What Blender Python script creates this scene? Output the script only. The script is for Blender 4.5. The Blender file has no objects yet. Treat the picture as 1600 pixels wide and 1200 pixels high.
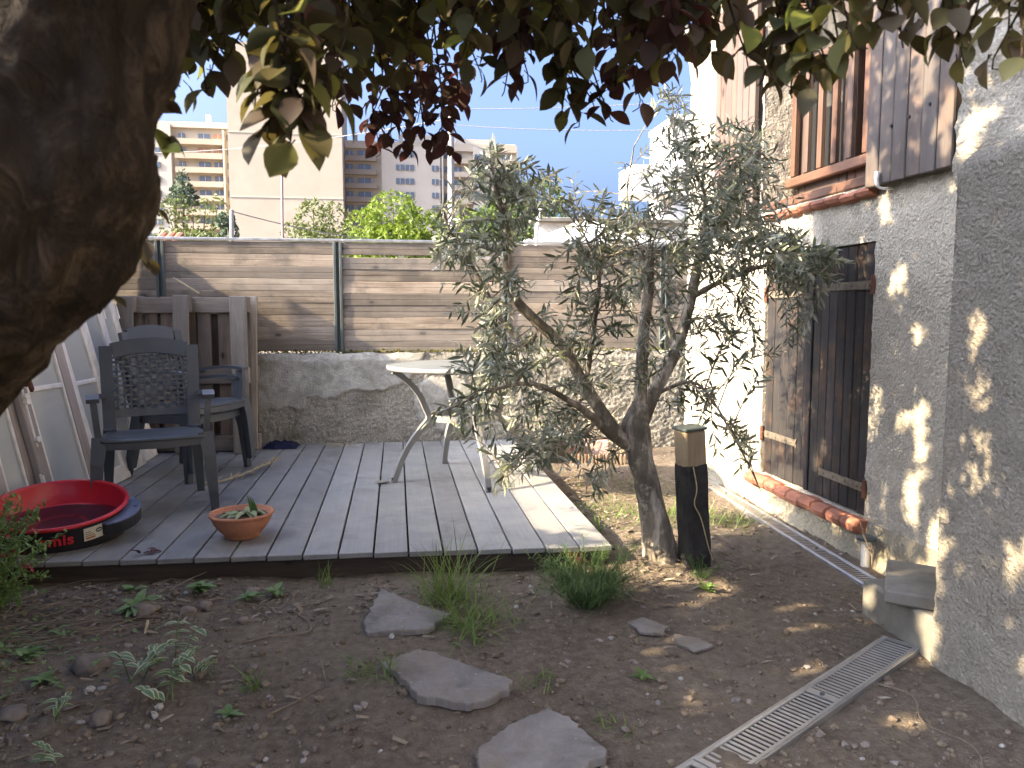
import bpy, bmesh, math, random
import numpy as np
from mathutils import Vector, Matrix, Euler, noise, Quaternion
R = math.radians
random.seed(11)
S = bpy.context.scene
COL = S.collection

# ------------------------------------------------------------------ camera
cd = bpy.data.cameras.new('camera'); cam = bpy.data.objects.new('camera', cd); COL.objects.link(cam)
cam.location = (0, 0, 1.2); cam.rotation_euler = (R(90 - 5.43), 0, R(-8.53))
cd.sensor_width = 36; cd.lens = 27; cd.clip_start = .02; cd.clip_end = 3000
cd.dof.use_dof = True; cd.dof.focus_distance = 4.2; cd.dof.aperture_fstop = 8.5
S.camera = cam
# ------------------------------------------------------------------ light
SUN = Vector((-1, -.15, .6)).normalized()          # towards the sun
w = bpy.data.worlds.new('World'); S.world = w; w.use_nodes = True
wn = w.node_tree; bg = wn.nodes['Background']
sky = wn.nodes.new('ShaderNodeTexSky'); sky.sky_type = 'NISHITA'; sky.sun_disc = False
sky.sun_elevation = math.asin(SUN.z); sky.sun_rotation = math.atan2(SUN.x, SUN.y)
sky.air_density = .5; sky.dust_density = 10.0; sky.ozone_density = 10.0
bg.inputs[1].default_value = .15
wn.links.new(sky.outputs[0], bg.inputs[0])
sd = bpy.data.lights.new('sun', 'SUN'); sd.energy = 3.0; sd.angle = R(.6); sd.color = (1, .90, .73)
so = bpy.data.objects.new('sun', sd); COL.objects.link(so); so.rotation_euler = SUN.to_track_quat('Z', 'Y').to_euler()
S.view_settings.view_transform = 'Standard'; S.view_settings.look = 'None'
S.view_settings.exposure = 2.78; S.view_settings.gamma = 1
S.view_settings.use_white_balance = True; S.view_settings.white_balance_temperature = 8100; S.view_settings.white_balance_tint = 10

# ------------------------------------------------------------------ helpers
class MB:
    def __init__(s): s.v = []; s.f = []; s.m = []
    def add(s, vs, fs, mi=0):
        o = len(s.v); s.v += [tuple(p) for p in vs]; s.f += [tuple(i + o for i in f) for f in fs]; s.m += [mi] * len(fs); return s
    def box(s, c, d, rot=None, mi=0):
        x, y, z = d[0] / 2, d[1] / 2, d[2] / 2
        vs = [Vector((a, b, e)) for a in (-x, x) for b in (-y, y) for e in (-z, z)]
        if rot is not None: vs = [rot @ p for p in vs]
        vs = [p + Vector(c) for p in vs]
        return s.add(vs, [(0, 1, 3, 2), (4, 6, 7, 5), (0, 4, 5, 1), (2, 3, 7, 6), (0, 2, 6, 4), (1, 5, 7, 3)], mi)
    def cbox(s, c, d, ch=.004, rot=None, mi=0):     # box with chamfered edges
        h = [q / 2 for q in d]; ch = min(ch, min(h) * .6); vs = []; idx = {}
        for sx in (-1, 1):
            for sy in (-1, 1):
                for sz in (-1, 1):
                    sg = (sx, sy, sz)
                    for ax in range(3):
                        p = [sg[k] * (h[k] - (0 if k == ax else ch)) for k in range(3)]
                        idx[sg + (ax,)] = len(vs); vs.append(Vector(p))
        fs = []
        for ax in range(3):
            a, b = [k for k in range(3) if k != ax]
            for sg in (-1, 1):
                q = []
                for (i, j) in ((-1, -1), (1, -1), (1, 1), (-1, 1)):
                    t = [0, 0, 0]; t[ax] = sg; t[a] = i; t[b] = j; q.append(idx[tuple(t) + (ax,)])
                fs.append(q)
            for i in (-1, 1):
                for j in (-1, 1):
                    t = [0, 0, 0]; t[a] = i; t[b] = j; t0 = list(t); t0[ax] = -1; t1 = list(t); t1[ax] = 1
                    fs.append([idx[tuple(t0) + (a,)], idx[tuple(t1) + (a,)], idx[tuple(t1) + (b,)], idx[tuple(t0) + (b,)]])
        for k in [(x, y, z) for x in (-1, 1) for y in (-1, 1) for z in (-1, 1)]: fs.append([idx[k + (0,)], idx[k + (1,)], idx[k + (2,)]])
        if rot is not None: vs = [rot @ p for p in vs]
        return s.add([p + Vector(c) for p in vs], fs, mi)
    def tube(s, pts, rad, n=8, cap=True, mi=0, flat=1.0):
        pts = [Vector(p) for p in pts]
        if not isinstance(rad, (list, tuple)): rad = [rad] * len(pts)
        up = None; vs = []; fs = []
        for i, p in enumerate(pts):
            t = (pts[min(i + 1, len(pts) - 1)] - pts[max(i - 1, 0)])
            t = t.normalized() if t.length > 1e-9 else Vector((0, 0, 1))
            if up is None: up = t.orthogonal().normalized()
            up = (up - t * up.dot(t)); up = up.normalized() if up.length > 1e-6 else t.orthogonal().normalized()
            q = t.cross(up)
            for k in range(n):
                a = 2 * math.pi * k / n; vs.append(p + (up * math.cos(a) + q * math.sin(a) * flat) * rad[i])
        for i in range(len(pts) - 1):
            for k in range(n): fs.append((i * n + k, i * n + (k + 1) % n, (i + 1) * n + (k + 1) % n, (i + 1) * n + k))
        if cap: fs.append(tuple(range(n - 1, -1, -1))); fs.append(tuple(range((len(pts) - 1) * n, len(pts) * n)))
        return s.add(vs, fs, mi)
    def bar(s, pts, w, t, side=None, mi=0):          # rectangular section swept along pts; side = width direction
        pts = [Vector(p) for p in pts]; vs = []; fs = []
        for i, p in enumerate(pts):
            d = (pts[min(i + 1, len(pts) - 1)] - pts[max(i - 1, 0)]).normalized()
            a = Vector(side); a = (a - d * a.dot(d)).normalized(); b = d.cross(a)
            ww = w[i] if isinstance(w, (list, tuple)) else w; tt = t[i] if isinstance(t, (list, tuple)) else t
            for (i1, j1) in ((-1, -1), (1, -1), (1, 1), (-1, 1)): vs.append(p + a * i1 * ww / 2 + b * j1 * tt / 2)
        for i in range(len(pts) - 1):
            for k in range(4): fs.append((i * 4 + k, i * 4 + (k + 1) % 4, (i + 1) * 4 + (k + 1) % 4, (i + 1) * 4 + k))
        fs.append((3, 2, 1, 0)); L = (len(pts) - 1) * 4; fs.append((L, L + 1, L + 2, L + 3))
        return s.add(vs, fs, mi)
    def lathe(s, prof, n=32, c=(0, 0, 0), mi=0):
        vs = []; fs = []
        for (r, z) in prof:
            for k in range(n):
                a = 2 * math.pi * k / n; vs.append((c[0] + r * math.cos(a), c[1] + r * math.sin(a), c[2] + z))
        for i in range(len(prof) - 1):
            for k in range(n): fs.append((i * n + k, i * n + (k + 1) % n, (i + 1) * n + (k + 1) % n, (i + 1) * n + k))
        return s.add(vs, fs, mi)
    def prism(s, poly, z0, z1, mi=0):
        n = len(poly); vs = [(p[0], p[1], z0) for p in poly] + [(p[0], p[1], z1) for p in poly]
        fs = [tuple(range(n - 1, -1, -1)), tuple(range(n, 2 * n))] + [(i, (i + 1) % n, n + (i + 1) % n, n + i) for i in range(n)]
        return s.add(vs, fs, mi)
    def mesh(s, name, mats, smooth=False):
        me = bpy.data.meshes.new(name); me.from_pydata(s.v, [], s.f)
        for m in (mats if isinstance(mats, (list, tuple)) else [mats]): me.materials.append(m)
        if any(s.m): me.polygons.foreach_set('material_index', s.m)
        if smooth: me.polygons.foreach_set('use_smooth', [True] * len(me.polygons))
        me.update(); return me
    def build(s, name, mats, parent=None, local=False, smooth=False):
        if parent is not None and not local:
            o = wl(parent)
            if o.length > 0: s.v = [(p[0] - o.x, p[1] - o.y, p[2] - o.z) for p in s.v]
        return link(name, s.mesh(name, mats, smooth), parent)
def wl(o):
    p = Vector((0, 0, 0))
    while o is not None: p += o.location; o = o.parent
    return p
def link(name, me, parent=None, loc=None, rot=None):
    o = bpy.data.objects.new(name, me); COL.objects.link(o)
    if parent is not None: o.parent = parent
    if loc is not None: o.location = loc
    if rot is not None: o.rotation_euler = rot
    return o
def tag(o, label=None, cat=None, group=None, kind=None):
    if label: o['label'] = label
    if cat: o['category'] = cat
    if group: o['group'] = group
    if kind: o['kind'] = kind
    return o
def thing(name, loc, label, cat, group=None, rz=0):
    return tag(link(name, None, None, loc, (0, 0, rz)), label, cat, group)
def copy_tree(o, parent=None):
    c = o.copy(); COL.objects.link(c)
    if parent is not None: c.parent = parent
    for ch in list(o.children): copy_tree(ch, c)
    return c
def smooth_path(pts, n=6):
    P = [Vector(p) for p in pts]; P = [P[0] * 2 - P[1]] + P + [P[-1] * 2 - P[-2]]; out = []
    for i in range(1, len(P) - 2):
        for k in range(n):
            t = k / n; a, b, c, d = P[i - 1:i + 3]
            out.append(.5 * ((2 * b) + (c - a) * t + (2 * a - 5 * b + 4 * c - d) * t * t + (3 * b - a - 3 * c + d) * t ** 3))
    out.append(P[-2]); return out
def lerps(vals, n):
    xs = np.linspace(0, len(vals) - 1, n); return [float(q) for q in np.interp(xs, range(len(vals)), vals)]
rnd = random.uniform
def rv(): return Vector((rnd(-1, 1), rnd(-1, 1), rnd(-1, 1)))

# ------------------------------------------------------------------ materials
class Mat:
    def __init__(s, name, rough=.7, spec=.4):
        s.m = bpy.data.materials.new(name); s.m.use_nodes = True; s.t = s.m.node_tree; s.N = s.t.nodes; s.L = s.t.links
        s.b = s.N['Principled BSDF']; s.out = s.N['Material Output']
        s.b.inputs['Roughness'].default_value = rough; s.b.inputs['Specular IOR Level'].default_value = spec
        s._vec = None
    def new(s, t): return s.N.new('ShaderNode' + t)
    def put(s, sock, v):
        if isinstance(v, bpy.types.NodeSocket): s.L.new(v, sock)
        elif isinstance(v, (tuple, list)) and len(v) == 3 and sock.type == 'RGBA': sock.default_value = (*v, 1)
        else: sock.default_value = v
    def vec(s, scale=(1, 1, 1), rand=True):
        tc = s.new('TexCoord'); oi = s.new('ObjectInfo'); mp = s.new('Mapping'); mp.inputs['Scale'].default_value = scale
        s.L.new(tc.outputs['Object'], mp.inputs[0])
        if rand:
            mu = s.new('Math'); mu.operation = 'MULTIPLY'; mu.inputs[1].default_value = 37.
            s.L.new(oi.outputs['Random'], mu.inputs[0]); s.L.new(mu.outputs[0], mp.inputs['Location'])
        return mp.outputs[0]
    def noise(s, vec, scale, detail=4, rough=.55, dist=0):
        n = s.new('TexNoise'); s.L.new(vec, n.inputs['Vector']); n.inputs['Scale'].default_value = scale
        n.inputs['Detail'].default_value = detail; n.inputs['Roughness'].default_value = rough; n.inputs['Distortion'].default_value = dist
        return n.outputs['Fac']
    def vor(s, vec, scale, feat='F1'):
        n = s.new('TexVoronoi'); n.feature = feat; s.L.new(vec, n.inputs['Vector']); n.inputs['Scale'].default_value = scale
        return n.outputs['Distance']
    def ramp(s, fac, stops):
        r = s.new('ValToRGB'); s.put(r.inputs[0], fac); e = r.color_ramp.elements
        while len(e) < len(stops): e.new(.5)
        for q, (p, c) in zip(e, stops):
            q.position = p; q.color = (*c, 1) if isinstance(c, (tuple, list)) else (c, c, c, 1)
        return r.outputs[0]
    def mix(s, a, b, f, mode='MIX'):
        n = s.new('Mix'); n.data_type = 'RGBA'; n.blend_type = mode
        s.put(n.inputs[0], f); s.put(n.inputs[6], a); s.put(n.inputs[7], b); return n.outputs[2]
    def math(s, op, a, b=0.):
        n = s.new('Math'); n.operation = op; s.put(n.inputs[0], a); s.put(n.inputs[1], b); return n.outputs[0]
    def objrand(s): return s.new('ObjectInfo').outputs['Random']
    def island(s): return s.new('NewGeometry').outputs['Random Per Island']
    def base(s, c): s.put(s.b.inputs['Base Color'], c); return s
    def rough(s, c): s.put(s.b.inputs['Roughness'], c); return s
    def bump(s, h, strength=.5, dist=.01):
        n = s.new('Bump'); s.put(n.inputs['Height'], h); n.inputs['Strength'].default_value = strength; n.inputs['Distance'].default_value = dist
        s.L.new(n.outputs[0], s.b.inputs['Normal']); return s
def sc(c, k): return tuple(q * k for q in c)
def wood(name, dark, mid, light, axis='x', rough=.75, knots=True, vary=.35, grain=1.0, weather=None):
    m = Mat(name, rough, .25); k = [11, 11, 11]; k['xyz'.index(axis)] = .7
    v = m.vec(tuple(q * grain for q in k)); n1 = m.noise(v, 2.2, 6, .62, .6); n2 = m.noise(v, 9, 3, .6, .2)
    f = m.math('ADD', m.math('MULTIPLY', n1, .7), m.math('MULTIPLY', n2, .3))
    c = m.ramp(f, [(.32, dark), (.5, mid), (.68, light)])
    v2 = m.vec((1, 1, 1)); bl = m.noise(v2, 3.2, 4, .6)
    c = m.mix(c, m.ramp(bl, [(.3, sc(dark, .8)), (.7, light)]), .35)
    if weather: c = m.mix(c, weather, m.ramp(m.noise(v2, 5, 5, .65), [(.5, 0.), (.66, .8)]))
    if knots:
        kk = [5, 5, 5]; kk['xyz'.index(axis)] = 2.6
        d = m.vor(m.vec(tuple(kk)), 1.15); c = m.mix(sc(dark, .35), c, m.ramp(d, [(.06, 0.), (.10, .75), (.2, 1.)]))
    g_ = m.new('Math'); g_.operation = 'FRACT'; m.put(g_.inputs[0], m.math('MULTIPLY', m.objrand(), 7.3)); hv = sum(mid) / 3; c = m.mix(c, (hv * 1.05, hv, hv * .95), m.math('MULTIPLY', g_.outputs[0], .55))
    br = m.math('ADD', 1 - vary / 2, m.math('MULTIPLY', m.objrand(), vary))
    h = m.new('HueSaturation'); m.put(h.inputs['Color'], c); m.put(h.inputs['Value'], br)
    m.base(h.outputs[0]); m.bump(f, .35, .006); return m.m
def plain(name, col, rough=.5, spec=.5, metal=0., var=.15, scale=14, bump=.0):
    m = Mat(name, rough, spec); m.b.inputs['Metallic'].default_value = metal; v = m.vec(); n = m.noise(v, scale, 5, .6)
    m.base(m.ramp(n, [(.3, sc(col, 1 - var)), (.7, sc(col, 1 + var))]))
    m.rough(m.ramp(n, [(.3, max(0, rough - .08)), (.7, min(1, rough + .1))]))
    if bump: m.bump(m.noise(v, scale * 6, 3), bump, .004)
    return m.m
def stucco(name, col, scale=70, amp=.9, dist=.012, stain=(.12, .11, .09), stain_amt=.35):
    m = Mat(name, .92, .15); v = m.vec(rand=False)
    a = m.noise(v, scale, 3, .6, .4); b = m.vor(v, scale * .8)
    lump = m.noise(v, scale * .3, 4, .65, .6); h = m.math('ADD', m.math('ADD', m.math('MULTIPLY', a, .8), m.math('MULTIPLY', b, .3)), m.math('MULTIPLY', lump, 1.1))
    c = m.ramp(a, [(.3, sc(col, .8)), (.65, sc(col, 1.08))])
    big = m.noise(v, 2.1, 6, .65); c = m.mix(c, stain, m.ramp(big, [(.5, 0.), (.75, stain_amt)]))
    c = m.mix(c, sc(col, .55), m.ramp(m.noise(v, 9, 5, .7), [(.56, 0.), (.7, .5)]))
    st = m.vec((3, 3, .5), False); c = m.mix(c, sc(col, .6), m.ramp(m.noise(st, 2.5, 5, .7, .5), [(.55, 0.), (.72, .45)]))
    m.base(c); m.bump(h, amp, dist); return m.m
def leafmat(name, cols, under=None, trans=.3, rough=.45, island=False, tcol=None):
    m = Mat(name, rough + (.12 if tcol else 0), .2 if tcol else .4); r = m.island() if island else m.objrand()
    n = len(cols); c = m.ramp(r, [(i / max(1, n - 1), q) for i, q in enumerate(cols)])
    v = m.vec(); c = m.mix(c, m.mix(c, (.5, .5, .5), .0), .0)
    c = m.mix(c, sc(cols[0], .6), m.ramp(m.noise(v, 60, 2), [(.45, 0.), (.75, .35)]))
    if under:
        c = m.mix(c, under, m.new('NewGeometry').outputs['Backfacing'])
    m.base(c); tr = m.new('BsdfTranslucent'); mx = m.new('MixShader'); mx.inputs[0].default_value = trans
    m.put(tr.inputs[0], m.mix(c, tcol, .6) if tcol else c)
    m.L.new(m.b.outputs[0], mx.inputs[1]); m.L.new(tr.outputs[0], mx.inputs[2]); m.L.new(mx.outputs[0], m.out.inputs[0]); return m.m
def glassmat(name, col, rough=.03, transp=.5):
    m = Mat(name, rough, .7); m.base(col); t = m.new('BsdfTransparent'); mx = m.new('MixShader'); mx.inputs[0].default_value = transp
    m.L.new(m.b.outputs[0], mx.inputs[1]); m.L.new(t.outputs[0], mx.inputs[2]); m.L.new(mx.outputs[0], m.out.inputs[0]); return m.m

def soilmat():
    m = Mat('soil', .95, .1); v = m.vec(rand=False)
    a = m.noise(v, 26, 6, .7); b = m.noise(v, 1.4, 4, .6); c = m.noise(v, 130, 3, .7)
    col = m.ramp(a, [(.3, (.075, .06, .046)), (.5, (.165, .133, .103)), (.72, (.29, .242, .192))])
    col = m.mix(col, m.ramp(b, [(.35, (.10, .078, .06)), (.65, (.235, .19, .148))]), .45)
    col = m.mix(col, (.3, .26, .22), m.ramp(m.vor(v, 75), [(.10, .8), (.16, 0.)]))
    m.base(col); m.bump(m.math('ADD', a, m.math('MULTIPLY', c, .5)), .9, .02); return m.m
SOIL = soilmat()
W_FENCE = wood('weathered_fence_wood', (.10, .076, .056), (.245, .193, .15), (.39, .325, .262), 'x', vary=.75, weather=(.115, .1, .085))
W_SIDE = wood('dark_weathered_wood', (.05, .045, .04), (.11, .1, .085), (.17, .15, .13), 'y')
W_PALLET = wood('pallet_wood', (.12, .10, .082), (.26, .225, .19), (.40, .355, .30), 'z', vary=.5)
W_PALLETX = wood('pallet_cross_wood', (.09, .072, .06), (.2, .165, .137), (.31, .26, .22), 'x', vary=.5)
W_PALLETD = wood('pallet_deck_wood', (.075, .052, .04), (.155, .11, .085), (.26, .195, .155), 'z', vary=.6)
W_DOOR = wood('dark_shutter_wood', (.010, .009, .009), (.023, .02, .02), (.055, .047, .044), 'z', vary=.5, weather=(.085, .048, .028))
W_SHUT = wood('faded_shutter_wood', (.066, .054, .051), (.105, .086, .08), (.15, .125, .113), 'z', vary=.25, weather=(.17, .112, .085))
W_SHUTR = wood('red_brown_shutter_wood', (.07, .042, .034), (.11, .066, .052), (.155, .098, .075), 'z', vary=.25)
W_FRAME = wood('varnished_brown_wood', (.055, .025, .014), (.105, .05, .03), (.16, .082, .05), 'z', .45, False)
W_RAIL = wood('varnished_rail_wood', (.055, .028, .018), (.105, .054, .036), (.155, .082, .055), 'y', .45, False)
W_OLDPINK = wood('bare_pinkish_wood', (.24, .19, .165), (.36, .3, .27), (.46, .4, .37), 'z', .8, False, .2)
W_TAN = wood('tan_post_wood', (.2, .13, .06), (.32, .22, .11), (.42, .31, .17), 'z')
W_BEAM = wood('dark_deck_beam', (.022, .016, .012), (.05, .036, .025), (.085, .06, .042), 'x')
def deckmat():
    m = Mat('grey_composite_decking', .5, .45); v = m.vec((30, .6, 30)); n = m.noise(v, 3, 5, .65); v2 = m.vec()
    c = m.ramp(n, [(.3, (.205, .208, .21)), (.55, (.24, .24, .236)), (.75, (.28, .278, .268))])
    c = m.mix(c, (.31, .295, .265), m.ramp(m.noise(v2, 2.6, 6, .7), [(.5, 0.), (.72, .6)]))
    c = m.mix(c, (.10, .092, .08), m.ramp(m.noise(v2, 3.3, 6, .75, 1.), [(.53, 0.), (.75, .7)]))
    h = m.new('HueSaturation'); m.put(h.inputs['Color'], c); m.put(h.inputs['Value'], m.math('ADD', .8, m.math('MULTIPLY', m.objrand(), .4)))
    m.base(h.outputs[0]); m.rough(m.ramp(m.noise(v2, 5, 4), [(.35, .3), (.65, .55)])); m.bump(n, .15, .002); return m.m
DECK = deckmat()
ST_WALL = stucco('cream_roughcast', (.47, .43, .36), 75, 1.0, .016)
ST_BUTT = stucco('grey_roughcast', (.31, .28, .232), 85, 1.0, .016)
ST_PLINTH = stucco('dirty_plinth_render', (.3, .265, .2), 55, .9, .016, (.09, .085, .05), .6)
ST_WHITE = stucco('white_render', (.75, .73, .7), 20, .3, .01)
def oldwall():
    m = Mat('old_concrete_render', .95, .1); v = m.vec(rand=False); at = m.new('Attribute'); at.attribute_name = 'patch'
    peb = m.noise(v, 85, 4, .7); big = m.noise(v, 3.2, 6, .68, .5); mid = m.noise(v, 11, 6, .7, .8)
    a = m.ramp(peb, [(.33, (.16, .15, .125)), (.5, (.33, .31, .265)), (.7, (.5, .475, .42))])
    b = m.ramp(mid, [(.3, (.27, .26, .23)), (.5, (.39, .38, .345)), (.7, (.5, .485, .45))])
    c = m.mix(a, b, at.outputs['Fac'])
    c = m.mix(c, (.085, .08, .06), m.ramp(big, [(.5, 0.), (.7, .65)]))
    c = m.mix(c, (.13, .125, .05), m.ramp(m.noise(v, 6.5, 5, .7), [(.56, 0.), (.74, .55)]))
    m.base(c); m.bump(m.math('ADD', peb, m.math('MULTIPLY', mid, .3)), .9, .012); return m.m
ST_OLD = oldwall()
TERRA = plain('terracotta', (.40, .165, .095), .75, .3, 0, .25, 9, .3)
BRICKRED = plain('coping_brick', (.33, .135, .075), .85, .2, 0, .35, 7, .5)
TILE = plain('sill_tile_clay', (.28, .115, .075), .75, .25, 0, .3, 8, .4)
PLASTIC = plain('anthracite_plastic', (.054, .063, .076), .4, .5, 0, .12, 5, .1)
METAL_T = plain('grey_painted_table_metal', (.26, .26, .255), .42, .5, .25, .1, 6)
GLASSTOP = plain('grey_table_top', (.12, .128, .122), .4, .5, 0, .08, 4)
GALV = plain('galvanised_steel', (.56, .57, .58), .36, .5, .85, .12, 24)
POSTM = plain('grey_green_post_metal', (.085, .105, .105), .5, .4, .3, .15, 9)
DARKIN = plain('dark_channel', (.015, .014, .013), .9)
CONC = plain('grey_concrete', (.19, .178, .152), .95, .12, 0, .35, 6, .8)
def slatemat():
    m = Mat('grey_flagstone', .85, .2); v = m.vec(rand=False); n = m.noise(v, 6, 6, .7, .4); f = m.noise(v, 45, 4, .7)
    c = m.ramp(n, [(.32, (.13, .118, .11)), (.5, (.21, .195, .185)), (.68, (.27, .255, .24))]); c = m.mix(c, (.2, .155, .11), m.ramp(m.noise(v, 3.1, 6, .75, .6), [(.48, 0.), (.68, .75)]))
    c = m.mix(c, (.42, .42, .38), m.ramp(m.vor(v, 21), [(.05, .55), (.13, 0.)])); m.base(c); m.bump(m.math('ADD', f, n), .6, .006); return m.m
SLATE = slatemat()
STRAP = plain('rusty_strap_iron', (.15, .125, .095), .7, .3, .4, .35, 30, .4)
RUST = plain('rusty_pin', (.13, .06, .04), .8, .3, .3, .3, 30)
BLACK = plain('black_plastic', (.012, .012, .014), .45, .4)
BLACKWRAP = plain('black_membrane_wrap', (.034, .033, .032), .75, .25, 0, .6, 16, .6)
RED = plain('red_plastic', (.5, .012, .028), .35, .5, 0, .1, 5)
BLUEGREY = plain('blue_grey_plastic', (.085, .105, .17), .4, .5)
CREAM = plain('cream_sticker', (.58, .54, .44), .6)
PRINTBROWN = plain('brown_print', (.33, .14, .07), .6)
PRINTDARK = plain('dark_print', (.06, .05, .045), .6)
WHITEP = plain('old_white_paint', (.76, .73, .68), .55, .4, 0, .14, 16, .25)
WHITE = plain('white_plastic', (.78, .78, .77), .5)
CLOTH = plain('navy_cloth', (.016, .018, .04), .95, .1, 0, .4, 20, .5)
STRAW = plain('dry_straw', (.40, .33, .21), .85, .2, 0, .3, 30)
TWIG = plain('dry_twig', (.2, .155, .115), .85, .2, 0, .3, 30)
PEBBLE = None
def pebmat(name, cols, rough=.8):
    m = Mat(name, rough, .3); r = m.island(); n = len(cols); c = m.ramp(r, [(i / (n - 1), q) for i, q in enumerate(cols)])
    v = m.vec(); c = m.mix(c, sc(cols[0], .6), m.ramp(m.noise(v, 90, 3), [(.45, 0.), (.7, .5)])); m.base(c); return m.m
PEBBLE = pebmat('pebbles', [(.10, .08, .065), (.2, .165, .14), (.14, .11, .09), (.3, .27, .24), (.17, .13, .1), (.24, .215, .2), (.45, .43, .4)])
CLOD = pebmat('soil_clods', [(.11, .084, .06), (.175, .136, .098), (.235, .185, .138), (.14, .107, .078)], .95)
CHIP = pebmat('wood_chips', [(.2, .155, .11), (.12, .088, .06), (.26, .215, .165), (.16, .12, .09), (.3, .265, .22)], .85)
ROCK = plain('brown_rock', (.18, .15, .125), .9, .2, 0, .3, 9, .7)
PINKBLOCK = plain('pinkish_block', (.48, .33, .29), .85, .2, 0, .25, 14, .4)
WATER = glassmat('dark_water', (.02, .018, .03), .02, .35)
PANE = glassmat('old_window_glass', (.52, .54, .52), .08, .15)  # pale grey base colour carries the reflection on the panes
PANEH = glassmat('house_window_glass', (.035, .035, .035), .03, .55)
CURTAIN = plain('pale_net_curtain', (.42, .40, .36), .9, .1, 0, .3, 18, .5)
def barkmat(name, d, l, scale=14, moss=None, zs=.35, amp=.02):
    m = Mat(name, .95, .1); v = m.vec((1, 1, zs), False); n = m.noise(v, scale, 7, .7, .6); n2 = m.noise(m.vec(rand=False), 5, 4)
    c = m.ramp(n, [(.34, sc(d, .6)), (.5, d), (.62, l)]); c = m.mix(c, sc(d, .4), m.ramp(n2, [(.45, 0.), (.62, .75)]))
    c = m.mix(c, sc(l, 1.5), m.ramp(m.noise(m.vec(rand=False), 11, 6, .7), [(.58, 0.), (.7, .5)]))
    if moss: c = m.mix(c, moss, m.ramp(m.noise(m.vec(rand=False), 3.3, 5), [(.56, 0.), (.68, .7)]))
    m.base(c); m.bump(n, 1., amp); return m.m
BARKP = barkmat('plum_bark', (.034, .025, .018), (.095, .07, .05), 30, (.06, .065, .02), .6, .03)
BARKO = barkmat('olive_bark', (.22, .19, .15), (.5, .44, .36), 22, None, .25, .012)
BARKF = barkmat('tree_bark', (.07, .055, .04), (.16, .13, .1), 6)
OLIVE_A = leafmat('olive_leaf', [(.06, .075, .042), (.095, .112, .066), (.075, .095, .056), (.13, .145, .075)], (.30, .32, .25), .24, .42)
OLIVE_B = leafmat('olive_leaf_mass', [(.06, .075, .042), (.095, .112, .066), (.075, .095, .056), (.14, .155, .075)], (.30, .32, .25), .24, .42, True)
PC = [(.036, .042, .02), (.045, .028, .024), (.04, .047, .021), (.055, .06, .024), (.038, .034, .022), (.05, .03, .026), (.07, .06, .02), (.15, .17, .03)]  # last tone brightened to stand for leaves lit from behind
PLUM_A = leafmat('plum_leaf', PC, None, .3, .5, False, (.2, .16, .045))
PLUM_B = leafmat('plum_leaf_mass', PC, None, .3, .5, True, (.2, .16, .045))
PR = [(.046, .022, .02), (.04, .03, .02), (.055, .026, .022)]
PLUMR_A = leafmat('purple_plum_leaf', PR, None, .2, .5, False, (.2, .05, .05))
PLUMR_B = leafmat('purple_plum_leaf_mass', PR, None, .2, .5, True, (.2, .05, .05))
GRASS = leafmat('grass_blades', [(.11, .19, .035), (.16, .25, .055), (.13, .2, .05), (.26, .26, .10)], None, .3, .5, True)
SHRUBG = leafmat('shrub_leaf', [(.11, .2, .05), (.18, .29, .075), (.14, .23, .06), (.26, .35, .12)], None, .3, .5, True)
FENNEL = leafmat('feathery_leaf', [(.06, .125, .04), (.085, .155, .05), (.13, .185, .06)], None, .25, .6, True)
VINCA = leafmat('variegated_leaf_centre', [(.10, .18, .065), (.14, .23, .09), (.12, .2, .08)], None, .25, .45, True)
VINCAW = leafmat('variegated_leaf_margin', [(.42, .45, .27), (.5, .5, .34)], None, .25, .5, True)
WEED = leafmat('weed_leaf', [(.11, .19, .05), (.15, .25, .075), (.13, .2, .065)], None, .25, .5, True)
SUCC = leafmat('pot_plant_leaf', [(.2, .25, .12), (.29, .31, .17), (.16, .22, .10)], None, .1, .6, True)
FLOWER = leafmat('red_petal', [(.3, .012, .02), (.22, .01, .02)], None, .2, .5, True)
ORANGE = leafmat('orange_petal', [(.5, .11, .02), (.45, .08, .02)], None, .2, .5, True)
FARG = leafmat('spring_green_foliage', [(.115, .175, .02), (.16, .23, .03), (.135, .2, .026), (.19, .255, .045)], None, .4, .6, True)
FARG2 = leafmat('fresh_green_foliage', [(.06, .10, .022), (.09, .135, .03), (.075, .115, .028)], None, .35, .6, True)
FARG3 = leafmat('pale_sparse_foliage', [(.10, .13, .038), (.13, .155, .05), (.085, .11, .034)], None, .35, .6, True)
CONIF = leafmat('conifer_foliage', [(.05, .085, .05), (.08, .115, .07)], None, .2, .7, True)
MOSS = leafmat('moss', [(.10, .10, .022), (.16, .145, .035), (.07, .08, .02)], None, .1, .95, True)
DEADLEAF = leafmat('dead_leaf', [(.06, .016, .02), (.09, .03, .03)], None, .1, .6, True)
ROOFT = plain('clay_roof_tile', (.34, .16, .1), .85, .2, 0, .3, 8)
B_BEIGE = plain('beige_facade_paint', (.385, .335, .272), .9, .1, 0, .06, .3)
B_CREAM = plain('cream_facade_paint', (.44, .4, .345), .9, .1, 0, .05, .3)
B_BALC = plain('balcony_panel_paint', (.39, .33, .262), .9, .1, 0, .06, .3)
B_WIN = plain('far_window_glass', (.10, .13, .17), .2, .6)
B_BLIND = plain('brown_blind', (.33, .17, .10), .7)
B_BALC_SHADE = plain('balcony_paint_shade', (.24, .2, .165), .9)  # balcony paint darkened, shade put into the colour
POLEG = plain('grey_concrete_pole', (.26, .255, .245), .8)
POLEP = plain('dull_purple_pole', (.2, .13, .14), .6)
WIRE = plain('grey_cable', (.16, .16, .17), .6)

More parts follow.
